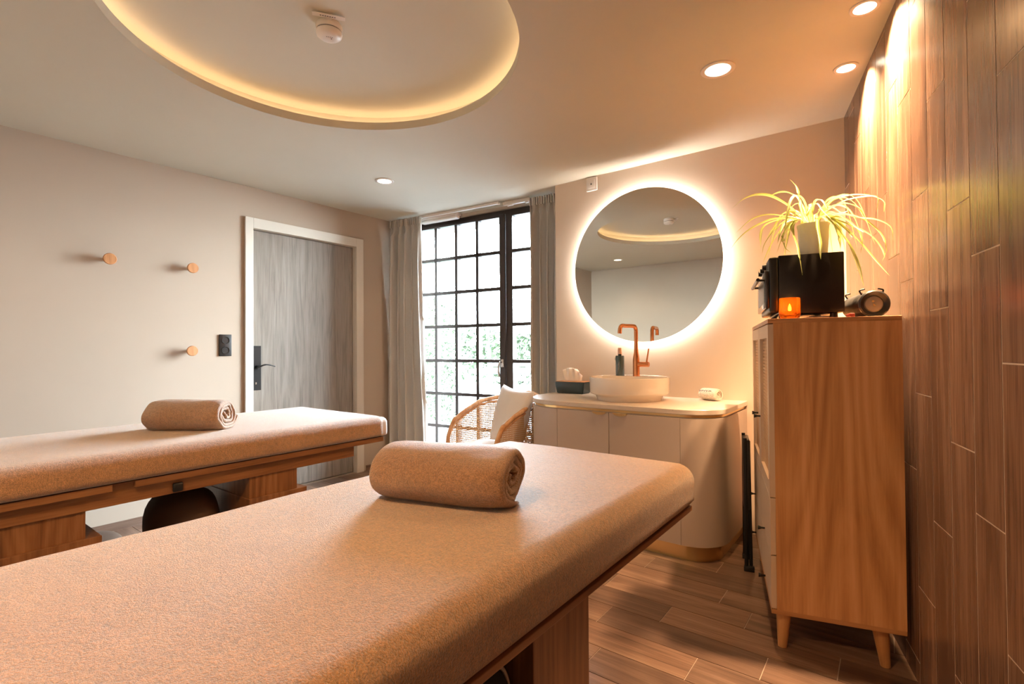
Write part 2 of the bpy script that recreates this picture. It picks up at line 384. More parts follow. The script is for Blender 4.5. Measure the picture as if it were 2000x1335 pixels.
# ceiling with round recess
bm = bmesh.new(); CC = (-1.813, 1.179); RO = .777; NS = 144
X0, X1, Y0, Y1 = -4.0, 1.1, -1.0, 3.9
angs = sorted([2*pi*i/NS for i in range(NS)] + [atan2(y-CC[1], x-CC[0]) % (2*pi) for x in (X0, X1) for y in (Y0, Y1)])
def rect_hit(a):
    dx, dy = cos(a), sin(a); t = 1e9
    if dx > 1e-9: t = min(t, (X1-CC[0])/dx)
    if dx < -1e-9: t = min(t, (X0-CC[0])/dx)
    if dy > 1e-9: t = min(t, (Y1-CC[1])/dy)
    if dy < -1e-9: t = min(t, (Y0-CC[1])/dy)
    return (CC[0]+dx*t, CC[1]+dy*t)
rg = []
for a in angs:
    q = rect_hit(a); col = [bm.verts.new((*q, HC))]
    for r, z in ((RO, HC), (RO, HC+.042), (.865, HC+.042), (.865, HC+.108), (.84, HC+.115), (.5, HC+.115)):
        col.append(bm.verts.new((CC[0]+r*cos(a), CC[1]+r*sin(a), z)))
    rg.append(col)
for i in range(len(rg)):
    a, b = rg[i], rg[(i+1) % len(rg)]
    for k in range(6): bm.faces.new((a[k], b[k], b[k+1], a[k+1]))
bm.faces.new([c[6] for c in rg])
tp = [bm.verts.new((x, y, HC+.2)) for x, y in ((X0, Y0), (X1, Y0), (X1, Y1), (X0, Y1))]; bm.faces.new(tp)
o = fin(bm, 'ceiling', M['ceil'], None, 30); struct(o)
for p in o.data.polygons: pass
bm = bmesh.new()
for i in range(NS):
    a0, a1 = 2*pi*i/NS, 2*pi*(i+1)/NS
    def P(r, a, z): return bm.verts.new((CC[0]+r*cos(a), CC[1]+r*sin(a), z))
    q = [(.826, HC+.044), (.838, HC+.044), (.838, HC+.049), (.826, HC+.049)]
    va = [P(r, a0, z) for r, z in q]; vb = [P(r, a1, z) for r, z in q]
    for k in range(4): bm.faces.new((va[k], va[(k+1) % 4], vb[(k+1) % 4], vb[k]))
bmesh.ops.remove_doubles(bm, verts=bm.verts, dist=1e-5)
tag(fin(bm, 'light_strip', M['led_cove']), 'warm glowing light strip lying around inside the round ceiling recess', 'light strip')

# skirting tiles of the left wall
bm = bmesh.new(); y = -.85; gc, rn = [], []
for ya, yb in ((-.85, -.633), (-.633, -.03), (-.03, .572), (.572, 1.165), (1.165, 1.785), (2.87, 3.2)):
    box(bm, (-3.85, ya+.0015, 0), (-3.842, yb-.0015, .048)); cx, q = random.uniform(0, 90), random.random()
    for xx, yy, zz in ((0, ya, 0), (1, ya, 0), (1, yb, 0), (0, yb, 0), (0, ya, .05), (1, ya, .05), (1, yb, .05), (0, yb, .05)): gc.append((yy+cx, zz+cx, cx)); rn.append(q)
bmesh.ops.recalc_face_normals(bm, faces=bm.faces)
me = bpy.data.meshes.new('baseboard_left'); bm.to_mesh(me); bm.free(); fattr(me, 'gc', gc, 'FLOAT_VECTOR'); fattr(me, 'rnd', rn)
struct(link('baseboard_left', me, M['tile_floor']))

# door
D = thing('door_1', '', ''); del D['label']; del D['category']; D['kind'] = 'structure'; D.location = (-3.85, DY0, 0)
def dl(x, y, z): return (x+3.85, y-DY0, z)
bm = bmesh.new()                                               # casing
box(bm, dl(-3.85, DY0-.06, 0), dl(-3.832, DY0, 2.108), 0, .002); box(bm, dl(-3.85, DY1, 0), dl(-3.832, DY1+.075, 2.108), 0, .002); box(bm, dl(-3.85, DY0, DZ), dl(-3.832, DY1, 2.108), 0, .002)
box(bm, dl(-3.93, DY0-.02, 0), dl(-3.85, DY0, DZ)); box(bm, dl(-3.93, DY1, 0), dl(-3.85, DY1+.02, DZ)); box(bm, dl(-3.93, DY0, DZ), dl(-3.85, DY1, DZ+.02))
fin(bm, 'door_casing', M['trim'], D)
bm = bmesh.new(); box(bm, dl(-3.928, DY0+.003, .006), dl(-3.888, DY1-.003, DZ-.004), 0, .002); fin(bm, 'door_leaf', M['door'], D)
bm = bmesh.new(); box(bm, dl(-3.888, DY0+.008, .80), dl(-3.881, DY0+.082, 1.14), 0, .003); hp = fin(bm, 'handle_plate', M['blackmet'], D)
bm = bmesh.new(); lathe(bm, [(.014, -3.882), (.014, -3.845)], (3.85, .045, .975), 'x', 16)
tube(bm, smooth_path([(.006, .045, .975), (.02, .055, .985), (.022, .09, .995), (.02, .13, .990), (.016, .165, .980)]), [.009]*9+[.0085]*8+[.007]*8+[.006]*8, 10, flat=.7)
fin(bm, 'lever', M['blackmet'], hp, 40)
bm = bmesh.new(); box(bm, dl(-3.881, DY0+.036, .845), dl(-3.879, DY0+.046, .862)); fin(bm, 'keyhole', M['chrome'], hp)

# window: French door of small panes
Wn = thing('window_1', '', ''); del Wn['label']; del Wn['category']; Wn['kind'] = 'structure'; Wn.location = WP; Wn.rotation_euler = (0, 0, WA); bpy.context.view_layer.update()
cols = [.155, .397, .639, .876, 1.113]; rws = [.072, .386, .689, .997, 1.315, 1.629, 1.947, 2.255]
bm = bmesh.new()
box(bm, (WX0, .03, 0), (WX0+.06, .12, WZ)); box(bm, (WX1-.05, .03, 0), (WX1, .12, WZ)); box(bm, (WX0, .03, 2.27), (WX1, .12, WZ)); box(bm, (WX0, .03, 0), (WX1, .12, .03))
fin(bm, 'window_frame', M['frame'], Wn)
def leaf(x0, x1, bars, st0, st1, nm):
    bm = bmesh.new()
    box(bm, (x0, 0.0, .03), (st0, .06, 2.27)); box(bm, (st1, 0.0, .03), (x1, .06, 2.27)); box(bm, (st0, 0.0, 2.25), (st1, .06, 2.27)); box(bm, (st0, 0, .03), (st1, .06, .075))
    for b in bars: box(bm, (b-.0155, .004, .07), (b+.0155, .056, 2.255))
    for z in rws[1:-1]: box(bm, (st0, .004, z-.0145), (st1, .056, z+.0145))
    s = fin(bm, nm, M['frame'], Wn)
    bm = bmesh.new(); box(bm, (st0, .028, .07), (st1, .032, 2.255)); fin(bm, 'glass_pane', M['pane'], s); return s
leaf(WX0+.06, 1.182, cols[:-1], .09, 1.118, 'window_leaf')
s = leaf(1.186, WX1-.05, [1.48], 1.25, 1.70, 'door_leaf')
bm = bmesh.new(); box(bm, (1.130, -.022, .03), (1.186, .0, 2.27), 0, .004); fin(bm, 'cover_strip', M['frame'], Wn)
bm = bmesh.new(); box(bm, (1.142, -.034, .945), (1.174, -.022, 1.015), 0, .004)
tube(bm, smooth_path([(1.158, -.03, .985), (1.158, -.065, .985), (1.150, -.072, .95), (1.150, -.072, .90), (1.156, -.07, .865)]), .0095, 10)
fin(bm, 'window_handle', M['chrome'], Wn, 40)

# ------------------------------------------------------------------ curtains
def curtain(name, label, t0a, t1a, t0b, t1b, nf, off, seed, xmin=None):
    rnd = random.Random(seed); ph = [rnd.uniform(-.5, .5) for _ in range(40)]; am = [rnd.uniform(.6, 1.25) for _ in range(40)]
    root = thing(name, label, 'curtain', (WP + WT*(t0a+t1a)/2 + WN*off)[:], WA, 'grey curtains at the French window')
    base = (t0a+t1a)/2; N, K = nf*18, 46; bm = bmesh.new(); g = []
    for k in range(K+1):
        v = k/K; z = 2.318 - v*2.308; row = []
        f = v**1.3; a0, a1 = t0a+(t0b-t0a)*f, t1a+(t1b-t1a)*f
        for i in range(N+1):
            u = i/N; q = u*nf + .25*noise.noise(Vector((u*4, v*1.6, seed)))*v; w = am[int(q) % 40]
            amp = (.046 + .012*min(1, v*3)) * w
            d = amp*sin(2*pi*q + .9*ph[int(q) % 40]*sin(v*3)) + .012*noise.noise(Vector((u*9, v*3, seed+3)))
            if v < .045: d = d*.5 + .010*sin(2*pi*q*3)
            x = a0 + (a1-a0)*u + .010*sin(4*pi*q)*min(1, v*4)
            p = WT*(x-base) + WN*d
            row.append(bm.verts.new((x-base, d, z)))
        g.append(row)
    for k in range(K):
        for i in range(N): bm.faces.new((g[k][i], g[k][i+1], g[k+1][i+1], g[k+1][i]))
    o = fin(bm, 'drape', M['curtain'], root, 0); md = o.modifiers.new('thick', 'SOLIDIFY'); md.thickness = .003
    bm = bmesh.new()                                              # pleated heading tape along the top
    for i in range(nf*3):
        x = t0a + (t1a-t0a)*(i+.5)/(nf*3) - base; box(bm, (x-.006, -.026, 2.255), (x+.006, -.014, 2.322), 0, .003)
    fin(bm, 'heading', M['curtain'], root, 40); return root
curtain('curtain', 'grey curtain gathered in the corner next to the grey door', 0.01, .395, -.03, .475, 5, -.19, 3)
curtain('curtain', 'grey curtain gathered against the wall beside the vanity and the round mirror', 1.50, 1.755, 1.485, 1.76, 4, -.125, 5)
t = thing('curtain_rail', 'white curtain rail on the ceiling over the left side of the window', 'curtain rail', (WP + WT*.7 + WN*(-.145))[:], WA)
bm = bmesh.new(); box(bm, (-.66, -.012, 2.318), (.50, .012, 2.338), 0, .002); fin(bm, 'rail', M['white'], t)
bm = bmesh.new(); box(bm, (.50, -.014, 2.314), (.515, .014, 2.338), 0, .002); fin(bm, 'end_cap', M['white'], t)
t = thing('curtain_rail', 'short white curtain rail on the ceiling beside the right curtain', 'curtain rail', (WP + WT*1.5 + WN*(-.115))[:], WA)
bm = bmesh.new(); box(bm, (-.26, -.014, 2.305), (.0, .014, 2.330), 0, .002); fin(bm, 'rail', M['white'], t)
bm = bmesh.new(); box(bm, (-.225, -.010, 2.296), (-.17, .010, 2.305), 0, .002); box(bm, (-.05, -.010, 2.296), (-.02, .010, 2.305), 0, .002); box(bm, (-.25, -.006, 2.330), (-.01, .006, 2.338)); fin(bm, 'glider', M['white'], t)
t = thing('lamp_housing', 'white rounded plastic light fitting above the window beside the left curtain', 'light fitting', (WP + WT*.52 + WN*(-.06))[:], WA)
bm = bmesh.new(); box(bm, (-.235, -.05, 2.310), (.21, .03, 2.338), 0, .006); fin(bm, 'base', M['white'], t, 40)
bm = bmesh.new(); box(bm, (-.225, -.045, 2.284), (.20, .025, 2.312), 0, .012, 4); fin(bm, 'diffuser', M['white'], t, 40)

# ------------------------------------------------------------------ wall things on the left
for y, z, lb in ((.967, 1.671, 'round wooden wall knob farthest from the door, shown largest'), (1.424, 1.671, 'upper of the two round wooden wall knobs near the socket'), (1.421, 1.105, 'lower round wooden wall knob, beside the black socket')):
    t = thing('coat_hook', lb, 'wall hook', (-3.85, y, z), 0, 'round wooden wall knobs')
    bm = bmesh.new(); lathe(bm, [(.012, 0), (.012, .03), (.016, .036)], (0, 0, 0), 'x', 20); fin(bm, 'stem', M['knobwood'], t, 40)
    bm = bmesh.new(); lathe(bm, [(.018, .034), (.030, .038), (.0345, .044), (.0345, .052), (.032, .055), (.0, .056)], (0, 0, 0), 'x', 36, cap=False); fin(bm, 'disc', M['knobwood'], t, 40)
t = thing('wall_socket', 'black double wall socket on the beige wall beside the door', 'socket', (-3.85, 1.652, 1.144))
bm = bmesh.new(); box(bm, (0, -.042, -.078), (.010, .042, .078), 0, .003, 3); fin(bm, 'plate', M['black'], t, 40)
for dz in (.036, -.036):
    bm = bmesh.new(); lathe(bm, [(.027, .0102), (.027, .013), (.0235, .013), (.0225, .0104), (0, .0104)], (0, 0, dz), 'x', 28, cap=False); fin(bm, 'outlet', M['black'], t, 40)

# ------------------------------------------------------------------ ceiling things
AIM = tuple(NW*.34 - ZZ)
def downlight(x, y, aim, label, r, lens, power, color, size, blend, grp):
    t = thing('recessed_lamp', label, 'recessed light', (x, y, HC), 0, grp)
    bm = bmesh.new(); lathe(bm, [(r, 0), (r, -.004), (r-.003, -.006), (r*.76, -.005), (r*.72, .0)], (0, 0, 0), 'z', 40, cap=False); fin(bm, 'trim_ring', M['white'], t, 40)
    bm = bmesh.new(); lathe(bm, [(r*.73, -.0045), (r*.4, -.0055), (0, -.006)], (0, 0, 0), 'z', 40, cap=False); fin(bm, 'lens', lens, t, 0)
    lamp_spot('lamp_light', (x, y, HC-.012), power, color, size, blend, .03, aim or (0, 0, -1))
downlight(-.06, 2.227, AIM, 'glowing recessed spotlight closest to the tiled wall, at the top of the photo', .048, M['led_lens_hot'], SPOT_WALL, (1, .62, .33), 112, 1.0, 'recessed spots washing the tiled wall')
downlight(-.143, 2.661, AIM, 'glowing recessed spotlight next to the tiled wall, near the corner', .048, M['led_lens_hot'], SPOT_WALL, (1, .62, .33), 112, 1.0, 'recessed spots washing the tiled wall')
downlight(-.598, 2.325, 0, 'recessed ceiling lamp with pale ring above the tall oak cabinet', .072, M['led_lens'], SPOT_DOWN, WARM, 140, .5, 'large recessed ceiling lamps')
downlight(-2.946, 2.368, 0, 'recessed ceiling lamp with pale ring above the window side, near the door', .068, M['led_lens'], SPOT_DOWN*.16, WARM2, 140, .5, 'large recessed ceiling lamps')
downlight(-3.05, -.13, 0, 'recessed ceiling lamp seen only as a reflection in the round mirror', .068, M['led_lens'], SPOT_DOWN*.25, WARM2, 140, .5, 'large recessed ceiling lamps')
downlight(-.85, -.25, 0, 'recessed ceiling lamp behind the viewer over the near massage table', .068, M['led_lens'], SPOT_REAR, WARM, 140, .5, 'large recessed ceiling lamps')

t = thing('smoke_detector', 'white round smoke detector inside the round ceiling recess', 'smoke detector', (-1.845, 1.2, HC+.115))
bm = bmesh.new(); lathe(bm, [(.048, 0), (.052, -.006), (.052, -.026), (.0505, -.028)], seg=40); fin(bm, 'base', M['white'], t, 40)
bm = bmesh.new(); lathe(bm, [(.046, -.028), (.046, -.032)], seg=40); fin(bm, 'vent_slot', M['black'], t, 40)
bm = bmesh.new(); lathe(bm, [(.0505, -.032), (.052, -.036), (.050, -.046), (.040, -.054), (.022, -.058), (0, -.059)], seg=40, cap=False); fin(bm, 'cover', M['white'], t, 60)
rz = PSI + .1
bm = bmesh.new()
box(bm, (-.062, -.086, -.012), (.062, -.062, -.009), 0, .001); box(bm, (-.012, -.066, -.012), (.012, -.046, -.009)); box(bm, (-.012, -.07, -.009), (.012, -.06, 0)); tb = fin(bm, 'tab', M['white'], t)
tb.rotation_euler = (0, 0, radians(56))
bm = bmesh.new()
for k in range(7): box(bm, (-.034+k*.009, -.076, -.0124), (-.028+k*.009, -.072, -.0118))
fin(bm, 'printed_line', M['ink'], tb)
bm = bmesh.new()
for k in range(4): box(bm, (-.012+k*.007, -.003, -.0004), (-.008+k*.007, .0, 0))
q = fin(bm, 'printed_mark', M['ink'], t); q.location = (.010, -.006, -.0586); q.rotation_euler = (0, 0, radians(56))
bm = bmesh.new(); v = [bm.verts.new(p) for p in ((-.004, 0, 0), (.004, 0, 0), (0, .007, 0))]; bm.faces.new(v); f = fin(bm, 'arrow_mark', M['ink'], t); f.location = (.010, .004, -.0592); f.rotation_euler = (0, 0, radians(56))

t = thing('wall_sensor', 'small square white thermostat high on the wall under the ceiling, left of the mirror', 'thermostat', (-1.705, 3.235, 2.286))
bm = bmesh.new(); box(bm, (-.042, -.012, -.05), (.042, 0, .048), 0, .004, 3); fin(bm, 'plate', M['white'], t, 40)
bm = bmesh.new(); box(bm, (-.026, -.0165, -.032), (.026, -.012, .028), 0, .002); fin(bm, 'cover', M['white'], t, 40)
bm = bmesh.new(); lathe(bm, [(.005, -.0166), (.005, -.018)], (.0, 0, -.004), 'y', 12); box(bm, (-.0015, -.018, -.004), (.0015, -.0166, .006)); fin(bm, 'dark_mark', M['black'], t)

# ------------------------------------------------------------------ round lit mirror
MC = (-1.318, 3.19, 1.657); MR = .513
t = thing('wall_mirror', 'large round frameless mirror with a glowing backlit rim', 'mirror', (MC[0], 3.235, MC[2]))
bm = bmesh.new(); lathe(bm, [(MR-.024, 0), (MR-.024, -.034), (0, -.034)], axis='y', seg=96, cap=False); fin(bm, 'back_box', M['white'], t, 40)
bm = bmesh.new(); lathe(bm, [(MR-.021, -.012), (MR-.018, -.012), (MR-.018, -.030), (MR-.021, -.030), (MR-.021, -.012)], axis='y', seg=96, cap=False); fin(bm, 'led_strip', M['led_mirror'], t)
bm = bmesh.new(); lathe(bm, [(0, -.034), (MR, -.034), (MR, -.038), (0, -.038)], axis='y', seg=128, cap=False); bmesh.ops.remove_doubles(bm, verts=bm.verts, dist=1e-6); fin(bm, 'mirror_glass', M['mirror'], t, 30)

# ------------------------------------------------------------------ vanity
VX0, VX1, VY = -1.96, -.69, 2.61
def outline(d=0, n=14, rl=.33, rr=.19, yb=3.233):
    x0, x1, yf = VX0+d, VX1-d, VY+d; rl_, rr_ = rl-d, rr-d; p = [(x0, yb)]
    for i in range(n+1):
        a = pi + pi/2*i/n; p.append((x0+rl_+rl_*cos(a), yf+rl_+rl_*sin(a)))
    for i in range(n+1):
        a = -pi/2 + pi/2*i/n; p.append((x1-rr_+rr_*cos(a), yf+rr_+rr_*sin(a)))
    p.append((x1, yb)); return p
V = thing('vanity_cabinet', 'taupe vanity cabinet with rounded corners and brass trim under the round mirror', 'cabinet', (-1.3, 2.9, 0))
def vl(p): return [(x+1.3, y-2.9) for x, y in p]
bm = bmesh.new(); prism(bm, vl(outline(.014)), .08, .742); fin(bm, 'carcass', M['laminate'], V, 30)
bm = bmesh.new(); prism(bm, vl(outline(.012)), .742, .757); fin(bm, 'brass_strip', M['gold'], V, 30)
bm = bmesh.new(); prism(bm, vl(outline(.030)), 0, .08); fin(bm, 'brass_plinth', M['gold'], V, 30)
def arc_panel(name, pts):
    o_ = vl(outline(0)); i_ = vl(outline(.0135)); path = [(o_[k], i_[k]) for k in pts]
    bm = bmesh.new(); strip_wall(bm, path, 0, .082, .738); fin(bm, name, M['laminate'], V, 30)
n_ = 14
arc_panel('curved_end_panel', range(0, n_+2)); arc_panel('curved_end_panel', range(n_+2, 2*n_+4))
for xa, xb, hx in ((-1.6285, -1.2865, -1.345), (-1.2835, -.8815, -1.215)):
    bm = bmesh.new(); box(bm, (xa+1.3, VY-2.9, .082), (xb+1.3, VY+.0135-2.9, .738), 0, .0012); dd = fin(bm, 'door', M['laminate'], V)
    bm = bmesh.new(); outl = [(hx+1.3+.042*cos(a), 0, .7385-.016*sin(a)) for a in [pi*i/12 for i in range(13)]]
    f0 = [bm.verts.new((x, VY-2.9-.004, z)) for x, _, z in outl]; f1 = [bm.verts.new((x, VY-2.9-.0002, z)) for x, _, z in outl]
    bm.faces.new(f0); bm.faces.new(f1[::-1])
    for k in range(13): bm.faces.new((f0[k], f0[(k+1) % 13], f1[(k+1) % 13], f1[k]))
    box(bm, (hx+1.3-.042, VY-2.9-.016, .7385), (hx+1.3+.042, VY-2.9, .7405)); fin(bm, 'handle', M['gold'], dd)['label'] = 'brass half-round pull'
bm = bmesh.new(); prism(bm, outline(-.004), .757, .785); o = fin(bm, 'worktop', M['stone'], None, 30)
o.modifiers.new('b', 'BEVEL').width = .003; tag(o, 'pale speckled stone worktop with rounded corners on the vanity cabinet', 'worktop')

t = thing('basin', 'white round ceramic basin standing on the stone worktop below the mirror', 'basin', (-1.305, 2.935, .785))
bm = bmesh.new(); lathe(bm, [(.196, 0), (.198, .012), (.208, .030), (.236, .040), (.241, .050), (.243, .135), (.241, .140), (.236, .141), (.232, .137), (.228, .06), (.20, .040), (.10, .028), (.03, .024), (0, .024)], seg=96, cap=False)
fin(bm, 'bowl', M['ceramic'], t, 50)
bm = bmesh.new(); a0 = math.asin(.075/.236); prism(bm, [(.236*cos(a), .236*sin(a)) for a in [a0 + (pi-2*a0)*i/40 for i in range(41)]], .085, .1395); fin(bm, 'tap_ledge', M['ceramic'], t, 40)
bm = bmesh.new(); lathe(bm, [(.022, .025), (.022, .030), (0, .031)], seg=24, cap=False); fin(bm, 'drain', M['copper'], t, 40)
t = thing('faucet', 'tall copper faucet with bent spout rising from the back of the white basin', 'faucet', (-1.309, 3.06, .785+.1395))
bm = bmesh.new(); lathe(bm, [(.024, 0), (.024, .003), (.0215, .004), (.0215, .10), (.019, .125), (.0145, .15), (.0135, .17)], seg=28)
tube(bm, smooth_path([(0, 0, .15), (0, 0, .22), (0, 0, .288), (-.001, -.008, .309), (-.004, -.028, .319), (-.02, -.11, .319), (-.026, -.148, .319), (-.029, -.166, .311), (-.031, -.173, .292), (-.032, -.174, .27)], 6), .0125, 18)
fin(bm, 'spout', M['copper'], t, 50)
bm = bmesh.new(); lathe(bm, [(.016, .014), (.016, .082), (.0145, .085)], (0, 0, .075), 'x', 24); a = fin(bm, 'valve_body', M['copper'], t, 40)
bm = bmesh.new(); tube(bm, [(.070, 0, .085), (.072, -.002, .10), (.086, -.004, .175)], [.0055, .005, .0045], 12); fin(bm, 'lever', M['copper'], a, 40)
t = thing('soap_dispenser', 'slate teal pump bottle with rose cap on the basin ledge, left of the faucet', 'soap bottle', (-1.422, 3.06, .785+.1395))
bm = bmesh.new(); lathe(bm, [(.026, 0), (.0285, .003), (.0285, .125), (.026, .130), (.010, .131)], seg=32); fin(bm, 'bottle', M['soap'], t, 40)
bm = bmesh.new(); lathe(bm, [(.011, .131), (.011, .142)], seg=20); fin(bm, 'collar', M['black'], t, 40)
bm = bmesh.new(); lathe(bm, [(.014, .140), (.0145, .168), (.0125, .171), (.0125, .180), (.010, .182)], seg=24); fin(bm, 'pump_cap', M['rose'], t, 40)
bm = bmesh.new(); box(bm, (-.0255, -.0145, .10), (-.020, -.0215, .118)); 
for k in range(9): tube(bm, smooth_path([(-.006+k*.001, -.0288, .015+k*.003), (.004, -.0289, .045+k*.004), (.001+k*.001, -.0288, .075+k*.003)], 4), .0004, 4)
fin(bm, 'label_mark', M['grey'], t)

t = thing('tissue_box', 'dark teal tissue box left of the basin', 'tissue box', (-1.815, 3.13, .785), .02)
bm = bmesh.new()
a = [bm.verts.new((x*w, y*w2, z)) for z, w, w2 in ((0, .105, .055), (.082, .118, .064)) for x, y in ((-1, -1), (1, -1), (1, 1), (-1, 1))]
for q in ((0, 3, 2, 1), (0, 1, 5, 4), (1, 2, 6, 5), (2, 3, 7, 6), (3, 0, 4, 7)): bm.faces.new([a[i] for i in q])
bm.faces.new([a[i] for i in (4, 5, 6, 7)]); bmesh.ops.bevel(bm, geom=list(bm.edges), offset=.005, segments=2, affect='EDGES'); fin(bm, 'box', M['teal'], t, 40)
bm = bmesh.new(); box(bm, (-.112, -.058, .082), (.112, .058, .086), 0, .002); fin(bm, 'wooden_lid', M['knobwood'], t)
bm = bmesh.new(); N = 40                                        # fanned tissue
for s in (-1, 1):
    g = []
    for j in range(13):
        v = j/12; row = []
        for i in range(N+1):
            u = i/N; x = (-.062 + .125*u)*(1+.25*v*(1-u)); top = .098*(1-abs(u-.42)**2.6*2.0) - .012*u
            z = .086 + v*max(.018, top); y = s*.007*(1-v) + .010*v*sin(u*19+s)*(.5+v) + s*.004
            row.append(bm.verts.new((x, y, z)))
        g.append(row)
    for j in range(12):
        for i in range(N): bm.faces.new((g[j][i], g[j][i+1], g[j+1][i+1], g[j+1][i]))
o = fin(bm, 'tissue', M['tissue'], t, 0); o.modifiers.new('th', 'SOLIDIFY').thickness = .0008

# ------------------------------------------------------------------ rolled towels
def roll_mesh(name, L, turns, t, r_out, squash, parent, m, seed, r_in=.012, lump=.004, tail=0):
    """a spiral sheet, its edge profile rounded, swept along the spiral; axis along x, resting on z=0"""
    rnd = random.Random(seed); NT = int(turns*44); pitch = (r_out - r_in)/turns
    bm = bmesh.new(); rings = []; prof = []
    hl = L/2; h = pitch*.47
    for k in range(7): a = -pi/2 + pi*k/6; prof.append((hl - h + h*cos(a), h*sin(a)))
    nx = 12
    for k in range(1, nx): prof.append((hl-h - (L-2*h)*k/nx, h))
    for k in range(7): a = pi/2 + pi*k/6; prof.append((-hl + h + h*cos(a), h*sin(a)))
    for k in range(1, nx): prof.append((-hl+h + (L-2*h)*k/nx, -h))
    for i in range(NT+1):
        th = 2*pi*turns*i/NT; r = r_in + pitch*th/(2*pi); a = th + 2.3
        tw = .010*noise.noise(Vector((th*.35, seed, 0))) + .012*(1 - r/r_out)*(-1)   # core sits a little inside the end
        wob = 1 + .085*noise.noise(Vector((cos(a)*1.2, sin(a)*1.2, seed + r*9)))*(1.2-r/r_out*.6)
        ring = []
        for px, pt in prof:
            e = abs(px)/hl; rr = (r + pt)*wob + lump*noise.noise(Vector((px*9, cos(a)*1.5 + seed, sin(a)*1.5 + r*12))) * (.4+e)
            if i > NT-44: rr -= .10*r_out*max(0, (e-.72)/.28)**2          # the outer wrap draws in at the ends
            rr = max(rr, .002); y, z = rr*cos(a), rr*sin(a)*squash
            x = px*(1 + (tw/hl)) if abs(px) > hl*.5 else px
            ring.append(bm.verts.new((x, y, z)))
        rings.append(ring)
    n = len(prof)
    for i in range(NT):
        for k in range(n): bm.faces.new((rings[i][k], rings[i][(k+1) % n], rings[i+1][(k+1) % n], rings[i+1][k]))
    bm.faces.new(rings[0]); bm.faces.new(rings[-1])
    zm = -r_out*squash*.93
    for v in bm.verts:
        if v.co.z < zm: v.co.z = zm + (v.co.z - zm)*.12
    zl = min(v.co.z for v in bm.verts)
    for v in bm.verts: v.co.z -= zl
    return fin(bm, name, m, parent, 0)
TT = .7348
o = roll_mesh('rolled_towel', .355, 3.4, .02, .099, .70, None, M['terry2'], 2.0, lump=.006)
o.location = (-.885, .912, TT); o.rotation_euler = (0, 0, radians(17)); tag(o, 'large sand coloured towel rolled up on the near massage table', 'towel')
o2 = roll_mesh('rolled_towel', .365, 3.6, .02, .094, .78, None, M['terry2'], 5.0, lump=.009)
o2.location = (-2.66, .99, TT); o2.rotation_euler = (0, 0, radians(36)); tag(o2, 'taupe towel rolled up on the massage table beside the door', 'towel')
t = thing('hand_towel', 'small white rolled hand towel lying on the right end of the worktop', 'towel', (-.872, 3.15, .785), radians(-26))
roll_mesh('towel_roll', .125, 3.2, .01, .042, .88, t, M['terryw'], 8.0, r_in=.006, lump=.003)
q = text_mesh('embroidery', 'WOOLER', .022, M['ink'], t, (-.010, -.0385, .0545), (radians(60), 0, 0), .0008); q['label'] = 'dark embroidered lettering'
bm = bmesh.new(); tube(bm, smooth_path([(-.01, -.0415, .041), (.008, -.0425, .038), (.024, -.0418, .040)], 5), .0009, 6); fin(bm, 'embroidered_swoosh', M['ink'], t)

